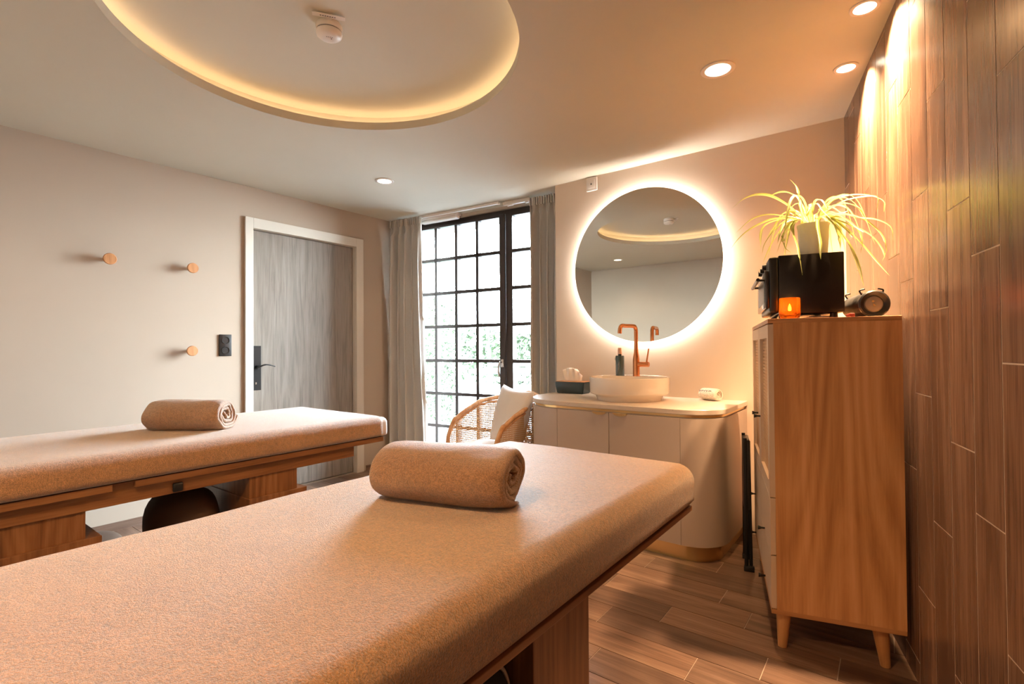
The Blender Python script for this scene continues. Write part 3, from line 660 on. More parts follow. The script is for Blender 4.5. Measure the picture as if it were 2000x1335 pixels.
# ------------------------------------------------------------------ massage tables
def rbox(bm, a, b, r, seg=6, sub=(20, 44, 3), amp=0, seed=0, bot=None):
    """box with large soft edges, gridded so it can carry soft undulation"""
    x0, y0, z0 = a; x1, y1, z1 = b; nx, ny, nz = sub
    def ax(n, lo, hi): return [lo + (hi-lo)*i/n for i in range(n+1)]
    bmesh.ops.create_cube(bm, size=1)
    for v in bm.verts: v.co = Vector(((x0+x1)/2 + v.co.x*(x1-x0), (y0+y1)/2 + v.co.y*(y1-y0), (z0+z1)/2 + v.co.z*(z1-z0)))
    for k, n in ((0, nx), (1, ny), (2, nz)):
        lo, hi = (x0, y0, z0)[k], (x1, y1, z1)[k]
        for i in range(1, n):
            c = Vector((0, 0, 0)); c[k] = lo + (hi-lo)*i/n; no = Vector((0, 0, 0)); no[k] = 1
            bmesh.ops.bisect_plane(bm, geom=list(bm.verts)+list(bm.edges)+list(bm.faces), plane_co=c, plane_no=no)
    for off in (.25, .55, .8):                                # extra loops close to the edges for roundness
        for k in range(3):
            lo, hi = (x0, y0, z0)[k], (x1, y1, z1)[k]
            for q in (lo + r*off, hi - r*off):
                if q <= lo or q >= hi: continue
                c = Vector((0, 0, 0)); c[k] = q; no = Vector((0, 0, 0)); no[k] = 1
                bmesh.ops.bisect_plane(bm, geom=list(bm.verts)+list(bm.edges)+list(bm.faces), plane_co=c, plane_no=no)
    rb = r*.35 if bot is None else bot
    for v in bm.verts:
        p = v.co; rz_ = r if p.z > (z0+z1)/2 else rb
        c = Vector((min(max(p.x, x0+r), x1-r), min(max(p.y, y0+r), y1-r), min(max(p.z, z0+rb), z1-r)))
        d = p - c
        rad = r if p.z > z0+rb else None
        if rad is None:
            h = Vector((d.x, d.y, 0)); 
            if h.length > 1e-6:
                k = min(1, abs(d.z)/rb); hh = h.normalized()*min(h.length if False else r, r)*1.0
                if h.length < r*.999 and (abs(d.x) < 1e-6 or abs(d.y) < 1e-6): hh = h
                m_ = max(abs(d.x), abs(d.y)); hh = h.normalized()*m_
                inset = rb*(1 - sqrt(max(0, 1-k*k)))
                f = max(0, hh.length - inset) if m_ > r*.9 else hh.length
                p = Vector((c.x, c.y, p.z)) + hh.normalized()*f
        elif d.length > 1e-6:
            m_ = max(abs(d.x), abs(d.y), abs(d.z)); p = c + d.normalized()*m_
        if amp:
            nrm = (p - Vector(((x0+x1)/2, p.y, (z0+z1)/2))); 
            nz_ = amp*noise.noise(Vector((p.x*5, p.y*4, p.z*9 + seed))) + amp*.45*noise.noise(Vector((p.x*16, p.y*13, p.z*22 + seed)))
            if p.z > z1 - r*.3: p.z += nz_*.55
            elif p.z > z0 + .02: p += Vector((nrm.x, 0, 0)).normalized()*nz_*.8 if abs(nrm.x) > 1e-6 else Vector()
        v.co = p
def massage_table(label, x0, x1, y0, y1, near):
    cx, cy = (x0+x1)/2, (y0+y1)/2
    t = thing('massage_table', label, 'massage table', (cx, cy, 0), 0, 'massage tables')
    hx = (x1-x0)/2; hy = (y1-y0)/2; zt = .735; zb = .618 if not near else .604
    bm = bmesh.new(); rbox(bm, (-hx+.012, -hy+.01, zb), (hx-.012, hy, zt-.012), .035, sub=(6, 12, 2)); fin(bm, 'mattress', M['mattress'], t, 60)
    bm = bmesh.new(); e = .002 if near else .028
    rbox(bm, (-hx, -hy-.004, zb+.006), (hx, hy-e + (.006 if near else 0), zt), .058 if near else .048, sub=(16, 46, 4), amp=.0035, seed=3 if near else 11, bot=.012); fin(bm, 'terry_cover', M['terry'], t, 60)
    zz = zb-.003
    bm = bmesh.new()
    if near: box(bm, (-hx+.02, -hy+.02, zz-.016), (hx-.012, hy-.03, zz), 0, .002)
    else:
        box(bm, (-hx+.02, -hy+.02, zz-.026), (hx-.022, .595-cy, zz), 0, .002); box(bm, (-hx+.02, .665-cy, zz-.026), (hx-.022, hy-.035, zz), 0, .002)
        box(bm, (-hx+.10, .58-cy, zz-.026), (hx-.045, .68-cy, zz-.004))
    fin(bm, 'top_board', M['walnut'], t)
    bm = bmesh.new()
    if near:
        box(bm, (-hx+.14, -hy+.14, .545), (hx-.14, hy-.22, zz-.016)); fin(bm, 'lift_frame', M['blackmet'], t)
    else:
        for s in (-1, 1): box(bm, (s*(hx-.06)-.012, -hy+.1, .531), (s*(hx-.06)+.012, 1.655-cy, zz-.026), 0, .001)
        fin(bm, 'side_rail', M['walnut'], t)
    ped = ((.10, .33), (.785, 1.003)) if near else ((.16, .525), (1.105, 1.335))
    for ya, yb in ped:
        top = .560 if near else .531; ix = .045 if near else .058
        bm = bmesh.new(); box(bm, (-hx+ix, ya-cy, 0 if near else .02), (hx-ix, yb-cy, top), 0, .0015); p = fin(bm, 'pedestal', M['walnut_v'], t)
        if not near:
            bm = bmesh.new(); box(bm, (-hx+ix-.012, ya-cy-.005, 0), (hx-ix+.012, yb-cy+.045, .432), 0, .002); fin(bm, 'pedestal_casing', M['walnut_v'], p)
    if near:
        bm = bmesh.new(); box(bm, (-hx+.2, -.6, .0), (hx-.2, .0, .06)); fin(bm, 'base', M['walnut'], t)
    else:
        bm = bmesh.new(); box(bm, (hx-.049, .795-cy, .537), (hx-.034, .832-cy, .573), 0, .006, 3); o = fin(bm, 'control_socket', M['black'], t, 40); o['label'] = 'small black control socket'
    return t
massage_table('near massage table under a sand terry cover, filling the foreground', -1.285, -.502, -.35, 1.662, True)
massage_table('massage table beside the door under a sand terry cover, on brown wooden legs', -3.13, -2.275, -.25, 1.868, False)

# floor things under the tables
def pouf(name, label, cat, c, rx, ry, rz_, sq, rot=0, m='pouf', seam=True):
    t = thing(name, label, cat, c, rot); bm = bmesh.new()
    prof = []
    for k in range(19):
        a = -pi/2 + pi*k/18; r = abs(cos(a))**sq; prof.append((r, rz_ + rz_*(1 if sin(a) >= 0 else -1)*abs(sin(a))**sq))
    lathe(bm, prof, seg=48, cap=False); bmesh.ops.remove_doubles(bm, verts=bm.verts, dist=1e-5)
    for v in bm.verts:
        v.co.x *= rx; v.co.y *= ry; n = noise.noise(v.co*6)*.012; v.co += Vector((v.co.x, v.co.y, 0)).normalized()*n if Vector((v.co.x, v.co.y)).length > .01 else Vector()
    fin(bm, 'cushion', M[m], t, 0)
    if seam:
        bm = bmesh.new(); tube(bm, [(rx*1.003*cos(2*pi*k/48), ry*1.003*sin(2*pi*k/48), rz_) for k in range(49)], .005, 8, cap=False); fin(bm, 'piping', M['piping' if m == 'shade' else m], t, 0)
    return t
pouf('floor_pouf', 'dark brown upholstered pouf on the floor between the legs of the table beside the door', 'pouf', (-2.62, .94, 0), .20, .145, .235, .6)
pouf('floor_cushion', 'low brown cushion on the floor next to the skirting tiles, under the left table', 'cushion', (-3.45, .80, 0), .17, .13, .055, .6)
t = thing('bolster', 'black bolster with pale piping tucked under the near massage table', 'bolster', (-.76, .605, .062))
def sq_ring(bm, x, ry, rz_, r=None):
    pts = []
    for k in range(49):
        a = 2*pi*k/48; c, s = cos(a), sin(a); pts.append((x, ry*math.copysign(abs(c)**.4, c), rz_ + rz_*math.copysign(abs(s)**.4, s)))
    return pts
bm = bmesh.new(); rs = []
for x, f in ((-.19, .0), (-.19, .55), (-.185, .9), (-.17, .98), (-.1, 1), (.1, 1), (.17, .99), (.183, .96), (.190, .85), (.196, .5), (.198, 0)):
    rs.append([bm.verts.new((x, y*max(f, .01), .238 + (z-.238)*max(f, .01))) for _, y, z in sq_ring(bm, x, .158, .238)[:48]])
for a, b in zip(rs, rs[1:]):
    for k in range(48): bm.faces.new((a[k], a[(k+1) % 48], b[(k+1) % 48], b[k]))
bm.faces.new(rs[0]); bm.faces.new(rs[-1]); fin(bm, 'cushion', M['shade'], t, 60)
bm = bmesh.new(); tube(bm, [(x, y, z) for x, y, z in sq_ring(bm, .176, .157, .238)], .004, 8, cap=False); fin(bm, 'piping', M['piping'], t, 0)

# ------------------------------------------------------------------ tall oak cabinet
CA, CW, CDp, CZ0, CZ1 = radians(14.8), .406, .88, .133, 1.209
CO = Vector((-.361, 2.043, 0)); ex = Vector((cos(CA), sin(CA), 0)); ey = Vector((-sin(CA), cos(CA), 0))
def cab(x, y, z=0): return tuple(CO + ex*x + ey*y + ZZ*z)
K = thing('tall_cabinet', 'tall oak cabinet on splayed legs standing against the tiled wall', 'cabinet', CO[:], CA)
bm = bmesh.new()
box(bm, (.018, 0, CZ0+.016), (CW, .016, CZ1-.016)); fin(bm, 'side_panel', M['oak'], K)
bm = bmesh.new(); box(bm, (.018, CDp-.016, CZ0+.016), (CW, CDp, CZ1-.016)); fin(bm, 'side_panel', M['oak'], K)
bm = bmesh.new(); box(bm, (0, 0, CZ1-.016), (CW, CDp, CZ1), 0, .0008)
oakx = wood('oak_veneer_edge', (.32, .145, .055), (.47, .235, .095), (.57, .31, .14), 'x', .42, 1.0, None, 3); fin(bm, 'top_board', oakx, K)
bm = bmesh.new(); box(bm, (0, 0, CZ0), (CW, CDp, CZ0+.016), 0, .0008); fin(bm, 'bottom_board', oakx, K)
bm = bmesh.new(); box(bm, (.02, .016, CZ0+.016), (.028, CDp-.016, CZ1-.016)); box(bm, (CW-.008, .016, CZ0+.016), (CW-.003, CDp-.016, CZ1-.016)); fin(bm, 'inner_panel', M['knobwood'], K)
zd = .555
def knob(par, y, z):
    bm = bmesh.new(); lathe(bm, [(.004, 0), (.004, -.012), (.0085, -.024), (.0085, -.026)], (0, y, z), 'x', 16); k = fin(bm, 'knob', M['black'], par, 40); k['label'] = 'small black knob'
for ya, yb, ky in ((.004, CDp/2-.002, CDp/2-.03), (CDp/2+.002, CDp-.004, CDp/2+.09)):
    bm = bmesh.new(); s = .05
    for a, b in (((0, ya, zd), (.018, ya+s, CZ1-.02)), ((0, yb-s, zd), (.018, yb, CZ1-.02)), ((0, ya+s, CZ1-.02-s), (.018, yb-s, CZ1-.02)), ((0, ya+s, zd), (.018, yb-s, zd+s))): box(bm, a, b)
    d = fin(bm, 'cane_door', M['cream'], K)
    bm = bmesh.new(); gcl = []
    g = [[bm.verts.new((.012, ya+s+(yb-ya-2*s)*i/8, zd+s+(CZ1-.02-2*s-zd)*j/12)) for i in range(9)] for j in range(13)]
    bm.verts.ensure_lookup_table(); gcl = [(v.co.y, v.co.z, 0) for v in bm.verts]
    for j in range(12):
        for i in range(8): bm.faces.new((g[j][i], g[j][i+1], g[j+1][i+1], g[j+1][i]))
    me = bpy.data.meshes.new('cane'); bm.to_mesh(me); bm.free(); fattr(me, 'gc', gcl, 'FLOAT_VECTOR'); link('cane_panel', me, M['cane'], d)
    knob(d, ky, .80)
    for z0, z1, kz in ((.345, .551, .36), (CZ0+.018, .341, .165)):
        bm = bmesh.new(); box(bm, (0, ya, z0), (.018, yb, z1), 0, .001); dr = fin(bm, 'drawer', M['cream'], K); knob(dr, .25 if ya < .1 else .77, kz)
for x, y, sx, sy in ((.045, .05, -.008, -.01), (CW-.065, .05, .012, -.012), (.045, CDp-.05, -.01, .01), (CW-.065, CDp-.05, .012, .012)):
    bm = bmesh.new(); tube(bm, [(x, y, CZ0), (x+sx, y+sy, 0)], [.026, .015], 20); fin(bm, 'leg', M['knobwood'] if False else M['oak'], K, 40)

# folded step stool leaning in the gap
t = thing('folded_stool', 'black folded stool standing in the gap between the vanity and the tall cabinet', 'folded stool', (-.575, 2.69, 0), CA)
bm = bmesh.new()
for y in (0, .16): tube(bm, [(-.010, y, .012), (-.010, y, .655)], .009, 10); tube(bm, [(.012, y+.01, .012), (.006, y+.01, .64)], .008, 10)
fin(bm, 'frame_tube', M['blackmet'], t, 40)
bm = bmesh.new(); box(bm, (-.018, .0, .30), (.012, .17, .645), 0, .005); fin(bm, 'seat', M['black'], t, 40)
bm = bmesh.new()
bm.free()
for y in (0, .16):
    bm = bmesh.new(); box(bm, (-.022, y-.012, 0), (.026, y+.014, .026), 0, .004); fin(bm, 'foot', M['black'], t, 40)

# mini oven
OZ = CZ1
t = thing('mini_oven', 'black mini oven on top of the tall oak cabinet', 'oven', cab(.13, .272, OZ), CA)
x0, x1, y0, y1 = -.115, .128, -.195, .185; z0, z1 = .022, .243
bm = bmesh.new(); box(bm, (x0+.03, y0, z0), (x1, y1, z1), 0, .004, 2); fin(bm, 'body', M['oven'], t, 40)
bm = bmesh.new(); box(bm, (x0-.002, y0-.002, z0+.004), (x0+.03, y1+.002, z1-.004), 0, .008, 3); f = fin(bm, 'front_frame', M['black'], t, 40)
bm = bmesh.new(); box(bm, (x0-.016, y0+.002, z0+.022), (x0-.003, y1-.002, z1-.055), 0, .003, 2); dr = fin(bm, 'oven_door', M['ovenface'], t, 40)
bm = bmesh.new(); box(bm, (x0-.0165, y0+.05, z0+.045), (x0-.0155, y1-.05, z1-.08)); fin(bm, 'door_window', M['black'], dr)
bm = bmesh.new(); tube(bm, [(x0-.038, y0+.03, z1-.085), (x0-.038, y1-.03, z1-.085)], .007, 12)
for y in (y0+.05, y1-.05): tube(bm, [(x0-.010, y, z1-.085), (x0-.038, y, z1-.085)], .005, 10)
fin(bm, 'door_handle', M['black'], dr, 40)
for y in (-.10, .0, .10):
    bm = bmesh.new(); lathe(bm, [(.013, x0-.004), (.011, x0-.018)], (0, y, z1-.028), 'x', 18); fin(bm, 'control_knob', M['red'] if False else M['black'], t, 40)
for x, y in ((x0+.045, y0+.03), (x1-.03, y0+.03), (x0+.045, y1-.03), (x1-.03, y1-.03)):
    bm = bmesh.new(); lathe(bm, [(.014, 0), (.012, .024)], (x, y, 0), 'z', 16); fin(bm, 'foot', M['black'], t, 40)
o = thing('paper_booklet', 'thin pale booklet lying under the raised mini oven', 'booklet', cab(.20, .22, OZ), CA)
bm = bmesh.new(); box(bm, (-.05, -.10, 0), (.028, .10, .012), 0, .001); fin(bm, 'pages', M['linen'], o)

# tealight glass
t = thing('candle_glass', 'ribbed amber glass candle holder glowing in front of the mini oven', 'candle holder', cab(.076, .037, OZ))
bm = bmesh.new(); rr = []; prof = [(.030, 0), (.0325, .004), (.0325, .012), (.0345, .016), (.0345, .074), (.0335, .076), (.0315, .076), (.0315, .020), (.020, .012), (0, .011)]
seg = 128
for r, h in prof:
    rr.append([bm.verts.new(((r + (.0012*cos(26*2*pi*i/seg) if .01 < h < .07 and r > .032 else 0))*cos(2*pi*i/seg), (r + (.0012*cos(26*2*pi*i/seg) if .01 < h < .07 and r > .032 else 0))*sin(2*pi*i/seg), h)) for i in range(seg)])
for k in range(len(rr)-1):
    for i in range(seg): bm.faces.new((rr[k][i], rr[k][(i+1) % seg], rr[k+1][(i+1) % seg], rr[k+1][i]))
bm.faces.new(rr[0]); fin(bm, 'glass', M['amber'], t, 60)
bm = bmesh.new(); lathe(bm, [(.018, .012), (.018, .028), (.0165, .028), (.0165, .025), (0, .025)], seg=28, cap=False); cd = fin(bm, 'tealight', M['white'], t, 40)
bm = bmesh.new(); lathe(bm, [(.0, .026), (.0050, .032), (.0055, .038), (.003, .048), (0, .056)], seg=14, cap=False); fin(bm, 'flame', M['flame'], cd, 0)
d = bpy.data.lights.new('candle_light', 'POINT'); d.energy = .12; d.color = (1, .5, .16); d.shadow_soft_size = .008
o = bpy.data.objects.new('candle_light', d); COL.objects.link(o); o.location = Vector(cab(.076, .037, OZ+.062))

# speaker
t = thing('bluetooth_speaker', 'black cylindrical portable speaker next to the mini oven', 'speaker', cab(.338, .16, OZ), CA + radians(3))
R_ = .046; cz = R_ + .001
bm = bmesh.new(); lathe(bm, [(.041, -.088), (R_, -.080), (R_, .115), (.041, .123)], (0, 0, cz), 'y', 48); fin(bm, 'body', M['shade'], t, 40)
bm = bmesh.new(); lathe(bm, [(.041, -.088), (R_+.002, -.092), (R_+.002, -.100), (.043, -.104), (.037, -.098), (.030, -.092), (.030, -.088)], (0, 0, cz), 'y', 48, cap=False); fin(bm, 'end_ring', M['black'], t, 40)
bm = bmesh.new(); lathe(bm, [(.0295, -.090), (.026, -.094), (.0, -.096)], (0, 0, cz), 'y', 40, cap=False); rdi = fin(bm, 'passive_radiator', M['grey'], t, 40)
bm = bmesh.new(); lathe(bm, [(.0040, -.0962), (.0040, -.0972)], (-.003, 0, cz+.009), 'y', 18)
v = [bm.verts.new((x, y, cz+z)) for y in (-.0974, -.0960) for x, z in ((-.003, .003), (.006, -.007), (-.003, -.009))]
bm.faces.new(v[:3]); bm.faces.new(v[3:][::-1]); [bm.faces.new((v[i], v[(i+1) % 3], v[3+(i+1) % 3], v[3+i])) for i in range(3)]; fin(bm, 'emblem', M['gold'], rdi)
for y in (-.07, .10):
    for s in (-1, 1):
        bm = bmesh.new(); tube(bm, smooth_path([(s*.030, y, cz+.036), (s*.036, y, cz+.050), (s*.020, y, cz+.056)], 5), .003, 8); fin(bm, 'strap_lug', M['black'], t, 0)
bm = bmesh.new(); lathe(bm, [(R_+.0006, -.02), (R_+.0006, .02)], (0, 0, cz), 'y', 48, cap=False); fin(bm, 'red_band', M['shade'], t, 40)
t = None
o = bmesh.new(); box(o, (-.004, -.045, 0), (.012, .02, .016), 0, .004); q = fin(o, 'red_case', M['red'], None, 40); q.location = cab(.272, .10, OZ); q.rotation_euler = (0, 0, CA); tag(q, 'small dark red case between the mini oven and the portable speaker', 'case')

# spider plant
PB = cab(.108+.065, .155, OZ+.2435)
t = thing('potted_spider_plant', 'spider plant with arching cream-striped leaves on top of the mini oven', 'plant', PB)
bm = bmesh.new(); lathe(bm, [(.045, 0), (.047, .004), (.053, .112), (.055, .116), (.055, .122), (.051, .122), (.050, .108)], seg=48, cap=False)
bm.faces.new([v for v in bm.verts if abs(v.co.z) < 1e-6][:48]) if False else None
lathe(bm, [(0, .0005), (.045, .0005)], seg=48, cap=False); fin(bm, 'pot', M['pot'], t, 40)
bm = bmesh.new(); lathe(bm, [(0, .110), (.0505, .106)], seg=32, cap=False); fin(bm, 'soil', M['soil'], t, 40)
LEAVES=[
  [(-0.274, 2.212, 1.605), (-0.303, 2.185, 1.642), (-0.359, 2.153, 1.685), (-0.404, 2.122, 1.694), (-0.449, 2.092, 1.678), (-0.487, 2.063, 1.64)] ,
  [(-0.269, 2.193, 1.593), (-0.32, 2.174, 1.608), (-0.379, 2.153, 1.617), (-0.43, 2.135, 1.604), (-0.482, 2.116, 1.558)] ,
  [(-0.266, 2.173, 1.582), (-0.31, 2.147, 1.59), (-0.358, 2.12, 1.589), (-0.421, 2.09, 1.559), (-0.464, 2.064, 1.519), (-0.493, 2.041, 1.472)] ,
  [(-0.265, 2.214, 1.614), (-0.275, 2.222, 1.659), (-0.287, 2.23, 1.726), (-0.31, 2.235, 1.766)] ,
  [(-0.268, 2.244, 1.628), (-0.282, 2.259, 1.683), (-0.314, 2.27, 1.718), (-0.354, 2.279, 1.732), (-0.398, 2.287, 1.724)] ,
  [(-0.23, 2.191, 1.613), (-0.22, 2.186, 1.648), (-0.205, 2.181, 1.651), (-0.191, 2.177, 1.634), (-0.177, 2.172, 1.6)] ,
  [(-0.213, 2.226, 1.625), (-0.165, 2.246, 1.658), (-0.11, 2.269, 1.672), (-0.056, 2.291, 1.665), (-0.016, 2.31, 1.642), (-0.014, 2.32, 1.604)] ,
  [(-0.19, 2.2, 1.605), (-0.149, 2.211, 1.634), (-0.108, 2.222, 1.646), (-0.054, 2.236, 1.649), (-0.031, 2.243, 1.639), (-0.037, 2.244, 1.592)] ,
  [(-0.203, 2.177, 1.599), (-0.146, 2.176, 1.622), (-0.113, 2.171, 1.617), (-0.084, 2.164, 1.593), (-0.066, 2.155, 1.559)] ,
  [(-0.2, 2.208, 1.595), (-0.136, 2.226, 1.595), (-0.09, 2.24, 1.577), (-0.037, 2.256, 1.565), (0.004, 2.269, 1.535), (0.023, 2.277, 1.485)] ,
  [(-0.186, 2.18, 1.584), (-0.147, 2.176, 1.557), (-0.094, 2.175, 1.49), (-0.043, 2.173, 1.41), (-0.001, 2.17, 1.349)] ,
  [(-0.179, 2.161, 1.572), (-0.146, 2.151, 1.526), (-0.114, 2.14, 1.462), (-0.088, 2.128, 1.387), (-0.072, 2.113, 1.313)] ,
  [(-0.18, 2.171, 1.581), (-0.133, 2.176, 1.571), (-0.094, 2.18, 1.527), (-0.078, 2.178, 1.476), (-0.081, 2.172, 1.435)] ,
  [(-0.193, 2.23, 1.598), (-0.137, 2.236, 1.601), (-0.069, 2.245, 1.565), (-0.022, 2.249, 1.503), (-0.01, 2.245, 1.446), (-0.021, 2.237, 1.41)] ,
  [(-0.191, 2.21, 1.594), (-0.122, 2.217, 1.554), (-0.056, 2.224, 1.507), (-0.023, 2.224, 1.454), (-0.013, 2.218, 1.42)] ,
  [(-0.212, 2.154, 1.576), (-0.21, 2.141, 1.533), (-0.202, 2.129, 1.478), (-0.198, 2.116, 1.42)] ,
  [(-0.281, 2.149, 1.579), (-0.291, 2.13, 1.54), (-0.272, 2.117, 1.468), (-0.255, 2.104, 1.367)] ,
  [(-0.276, 2.181, 1.592), (-0.318, 2.159, 1.584), (-0.358, 2.137, 1.541), (-0.381, 2.12, 1.5), (-0.388, 2.105, 1.461)] ,
  [(-0.282, 2.231, 1.603), (-0.347, 2.227, 1.609), (-0.399, 2.226, 1.592), (-0.417, 2.232, 1.552), (-0.418, 2.242, 1.506)] ,
  [(-0.271, 2.162, 1.584), (-0.299, 2.152, 1.569), (-0.323, 2.144, 1.523), (-0.344, 2.136, 1.461)] ,
  [(-0.274, 2.192, 1.59), (-0.303, 2.199, 1.565), (-0.314, 2.21, 1.534), (-0.329, 2.221, 1.472)] ,
  [(-0.284, 2.241, 1.605), (-0.339, 2.253, 1.58), (-0.381, 2.267, 1.524), (-0.419, 2.283, 1.453)] ,
  [(-0.268, 2.162, 1.587), (-0.309, 2.136, 1.574), (-0.324, 2.116, 1.539), (-0.334, 2.097, 1.49)] ,
  [(-0.279, 2.252, 1.607), (-0.32, 2.26, 1.64), (-0.354, 2.27, 1.626), (-0.389, 2.279, 1.567)] ,
  [(-0.273, 2.182, 1.591), (-0.324, 2.181, 1.606), (-0.36, 2.183, 1.57), (-0.386, 2.188, 1.533)] ,
  [(-0.179, 2.161, 1.572), (-0.162, 2.158, 1.549), (-0.149, 2.154, 1.507), (-0.143, 2.149, 1.493)] ,
  [(-0.178, 2.182, 1.573), (-0.151, 2.195, 1.541), (-0.147, 2.202, 1.502), (-0.144, 2.21, 1.468)] ,
  [(-0.202, 2.167, 1.583), (-0.173, 2.158, 1.587), (-0.137, 2.15, 1.57), (-0.092, 2.145, 1.523), (-0.069, 2.134, 1.502)] ,
  [(-0.23, 2.16, 1.587), (-0.228, 2.151, 1.611), (-0.213, 2.144, 1.63), (-0.191, 2.138, 1.596), (-0.166, 2.134, 1.564)] ,
  [(-0.259, 2.164, 1.579), (-0.263, 2.146, 1.599), (-0.295, 2.121, 1.606), (-0.321, 2.097, 1.575), (-0.342, 2.075, 1.521)] ,
  [(-0.298, 2.145, 1.568), (-0.321, 2.134, 1.521), (-0.315, 2.128, 1.479), (-0.288, 2.127, 1.454)] ,
  [(-0.226, 2.264, 1.611), (-0.206, 2.283, 1.643), (-0.178, 2.305, 1.646), (-0.148, 2.327, 1.625), (-0.126, 2.347, 1.633)] ,
  [(-0.248, 2.197, 1.601), (-0.239, 2.193, 1.629), (-0.244, 2.185, 1.614), (-0.26, 2.174, 1.588)] ,
  [(-0.204, 2.187, 1.591), (-0.161, 2.176, 1.565), (-0.12, 2.164, 1.518), (-0.106, 2.147, 1.494)] ,
]

bm = bmesh.new(); gcl = []
def safe(p):
    s = (P0 - p).dot(NW)
    return p if s > .012 else p - NW*(.012 - s)
def add_leaf(pts, w):
    pts = [safe(Vector(p)) for p in pts]; path = smooth_path(pts, 6); n = len(path); rows = []
    cen = Vector(PB)
    for i, p in enumerate(path):
        tdir = (path[min(i+1, n-1)] - path[max(i-1, 0)]).normalized(); side = tdir.cross(ZZ)
        if side.length < .2: side = tdir.cross(Vector((.6, .5, .2)))
        side.normalize(); up = side.cross(tdir).normalized(); u = i/(n-1)
        ww = w*(.55 + .9*u if u < .4 else .91*(1 - ((u-.4)/.6)**1.8) + .03)
        tw = Matrix.Rotation(.5*sin(u*3+len(pts)), 3, tdir); side = tw @ side; up = tw @ up
        row = []
        for k, c in enumerate((-1, -.5, 0, .5, 1)):
            row.append(bm.verts.new(p - Vector(PB) + side*c*ww + up*abs(c)*ww*.45)); gcl.append(((c+1)/2, u, 0))
        rows.append(row)
    for i in range(n-1):
        for k in range(4): bm.faces.new((rows[i][k], rows[i][k+1], rows[i+1][k+1], rows[i+1][k]))
rl = random.Random(4)
for i, q in enumerate(LEAVES):
    add_leaf(q, .0075 if i not in (10, 11, 15, 16) else .0095)
top = Vector(PB) + ZZ*.11
for k in range(22):                                            # leaves going back and to the sides of the crown
    a = rl.uniform(0, 2*pi); L = rl.uniform(.10, .24); hgt = rl.uniform(.03, .10); dirv = Vector((cos(a), sin(a), 0)); dr = rl.uniform(.02, .17)
    add_leaf([top + dirv*.01, top + dirv*L*.35 + ZZ*hgt, top + dirv*L*.72 + ZZ*hgt*.8, top + dirv*L - ZZ*dr + ZZ*hgt*.4], rl.uniform(.005, .008))
bm.verts.ensure_lookup_table()
me = bpy.data.meshes.new('foliage'); bm.to_mesh(me); bm.free(); fattr(me, 'gc', gcl, 'FLOAT_VECTOR')
for p in me.polygons: p.use_smooth = True
link('foliage', me, M['leaf'], t)

# ------------------------------------------------------------------ cane tub chair with pillow
ca = radians(-11.5); t = thing('cane_armchair', 'cane tub armchair with rattan frame by the window, beside the vanity', 'armchair', (-2.29, 2.91, 0), ca)
HWd, HD = .275, .29                                           # half width / depth; front faces -y
plan = []
NP = 40
for i in range(NP+1):                                         # from the far arm round the back to the near arm
    u = i/NP; a = pi*1.0*(1-u)
    if u < .28: f = u/.28; plan.append(Vector((-HWd, -HD + f*.30, 0)))
    elif u > .72: f = (1-u)/.28; plan.append(Vector((HWd, -HD + f*.30, 0)))
    else:
        b = pi - pi*(u-.28)/.44; plan.append(Vector((HWd*cos(b), .01 + .27*sin(b), 0)))
def rail_z(u):
    w = min(u, 1-u)
    for (a, za), (b, zb) in (((0, .50), (.05, .575)), ((.05, .575), (.14, .635)), ((.14, .635), (.28, .70)), ((.28, .70), (.5, .765))):
        if w <= b + 1e-6: return za + (zb-za)*(w-a)/(b-a)
    return .765
railp = [Vector((-HWd, -HD+.004, .30)), Vector((-HWd, -HD-.004, .42)), Vector((-HWd, -HD+.008, .485))]
railp += [p + ZZ*rail_z(i/NP) for i, p in enumerate(plan)][2:-2] + [Vector((HWd, -HD+.008, .485)), Vector((HWd, -HD-.004, .42)), Vector((HWd, -HD+.004, .30))]
bm = bmesh.new(); tube(bm, smooth_path(railp, 3), .016, 14); fin(bm, 'arm_rail', M['rattan'], t, 0)
bm = bmesh.new(); tube(bm, smooth_path([p - ZZ*.026 - p.normalized()*.002 for p in railp], 3), .008, 10); fin(bm, 'inner_rail', M['rattan'], t, 0)
bm = bmesh.new(); gcl = []; g = []; acc = 0
for i, p in enumerate(plan):
    if i: acc += (plan[i]-plan[i-1]).length
    zt = (rail_z(i/NP) if 2 <= i <= NP-2 else .49 + .0*i) - .012; row = []
    for j in range(9):
        z = .33 + (zt-.33)*j/8; row.append(bm.verts.new((p.x, p.y, z))); gcl.append((acc, z, 0))
    g.append(row)
for i in range(NP):
    for j in range(8): bm.faces.new((g[i][j], g[i+1][j], g[i+1][j+1], g[i][j+1]))
me = bpy.data.meshes.new('cane'); bm.to_mesh(me); bm.free(); fattr(me, 'gc', gcl, 'FLOAT_VECTOR'); link('cane_panel', me, M['cane'], t)

bm = bmesh.new(); tube(bm, [p + ZZ*.33 for p in plan] + [plan[0] + ZZ*.33], .017, 12, cap=False); fin(bm, 'seat_rail', M['rattan'], t, 0)
bm = bmesh.new(); prism(bm, [(p.x*.96, p.y*.96) for p in plan], .335, .41); o = fin(bm, 'seat_cushion', M['linen'], t, 40); o.modifiers.new('b', 'BEVEL').width = .02
for x, y in ((-HWd+.01, -HD+.02), (HWd-.01, -HD+.02), (-.2, .2), (.2, .2)):
    bm = bmesh.new(); tube(bm, [(x, y, .34), (x*1.05, y*1.08, 0)], [.016, .012], 12); fin(bm, 'leg', M['rattan'], t, 0)
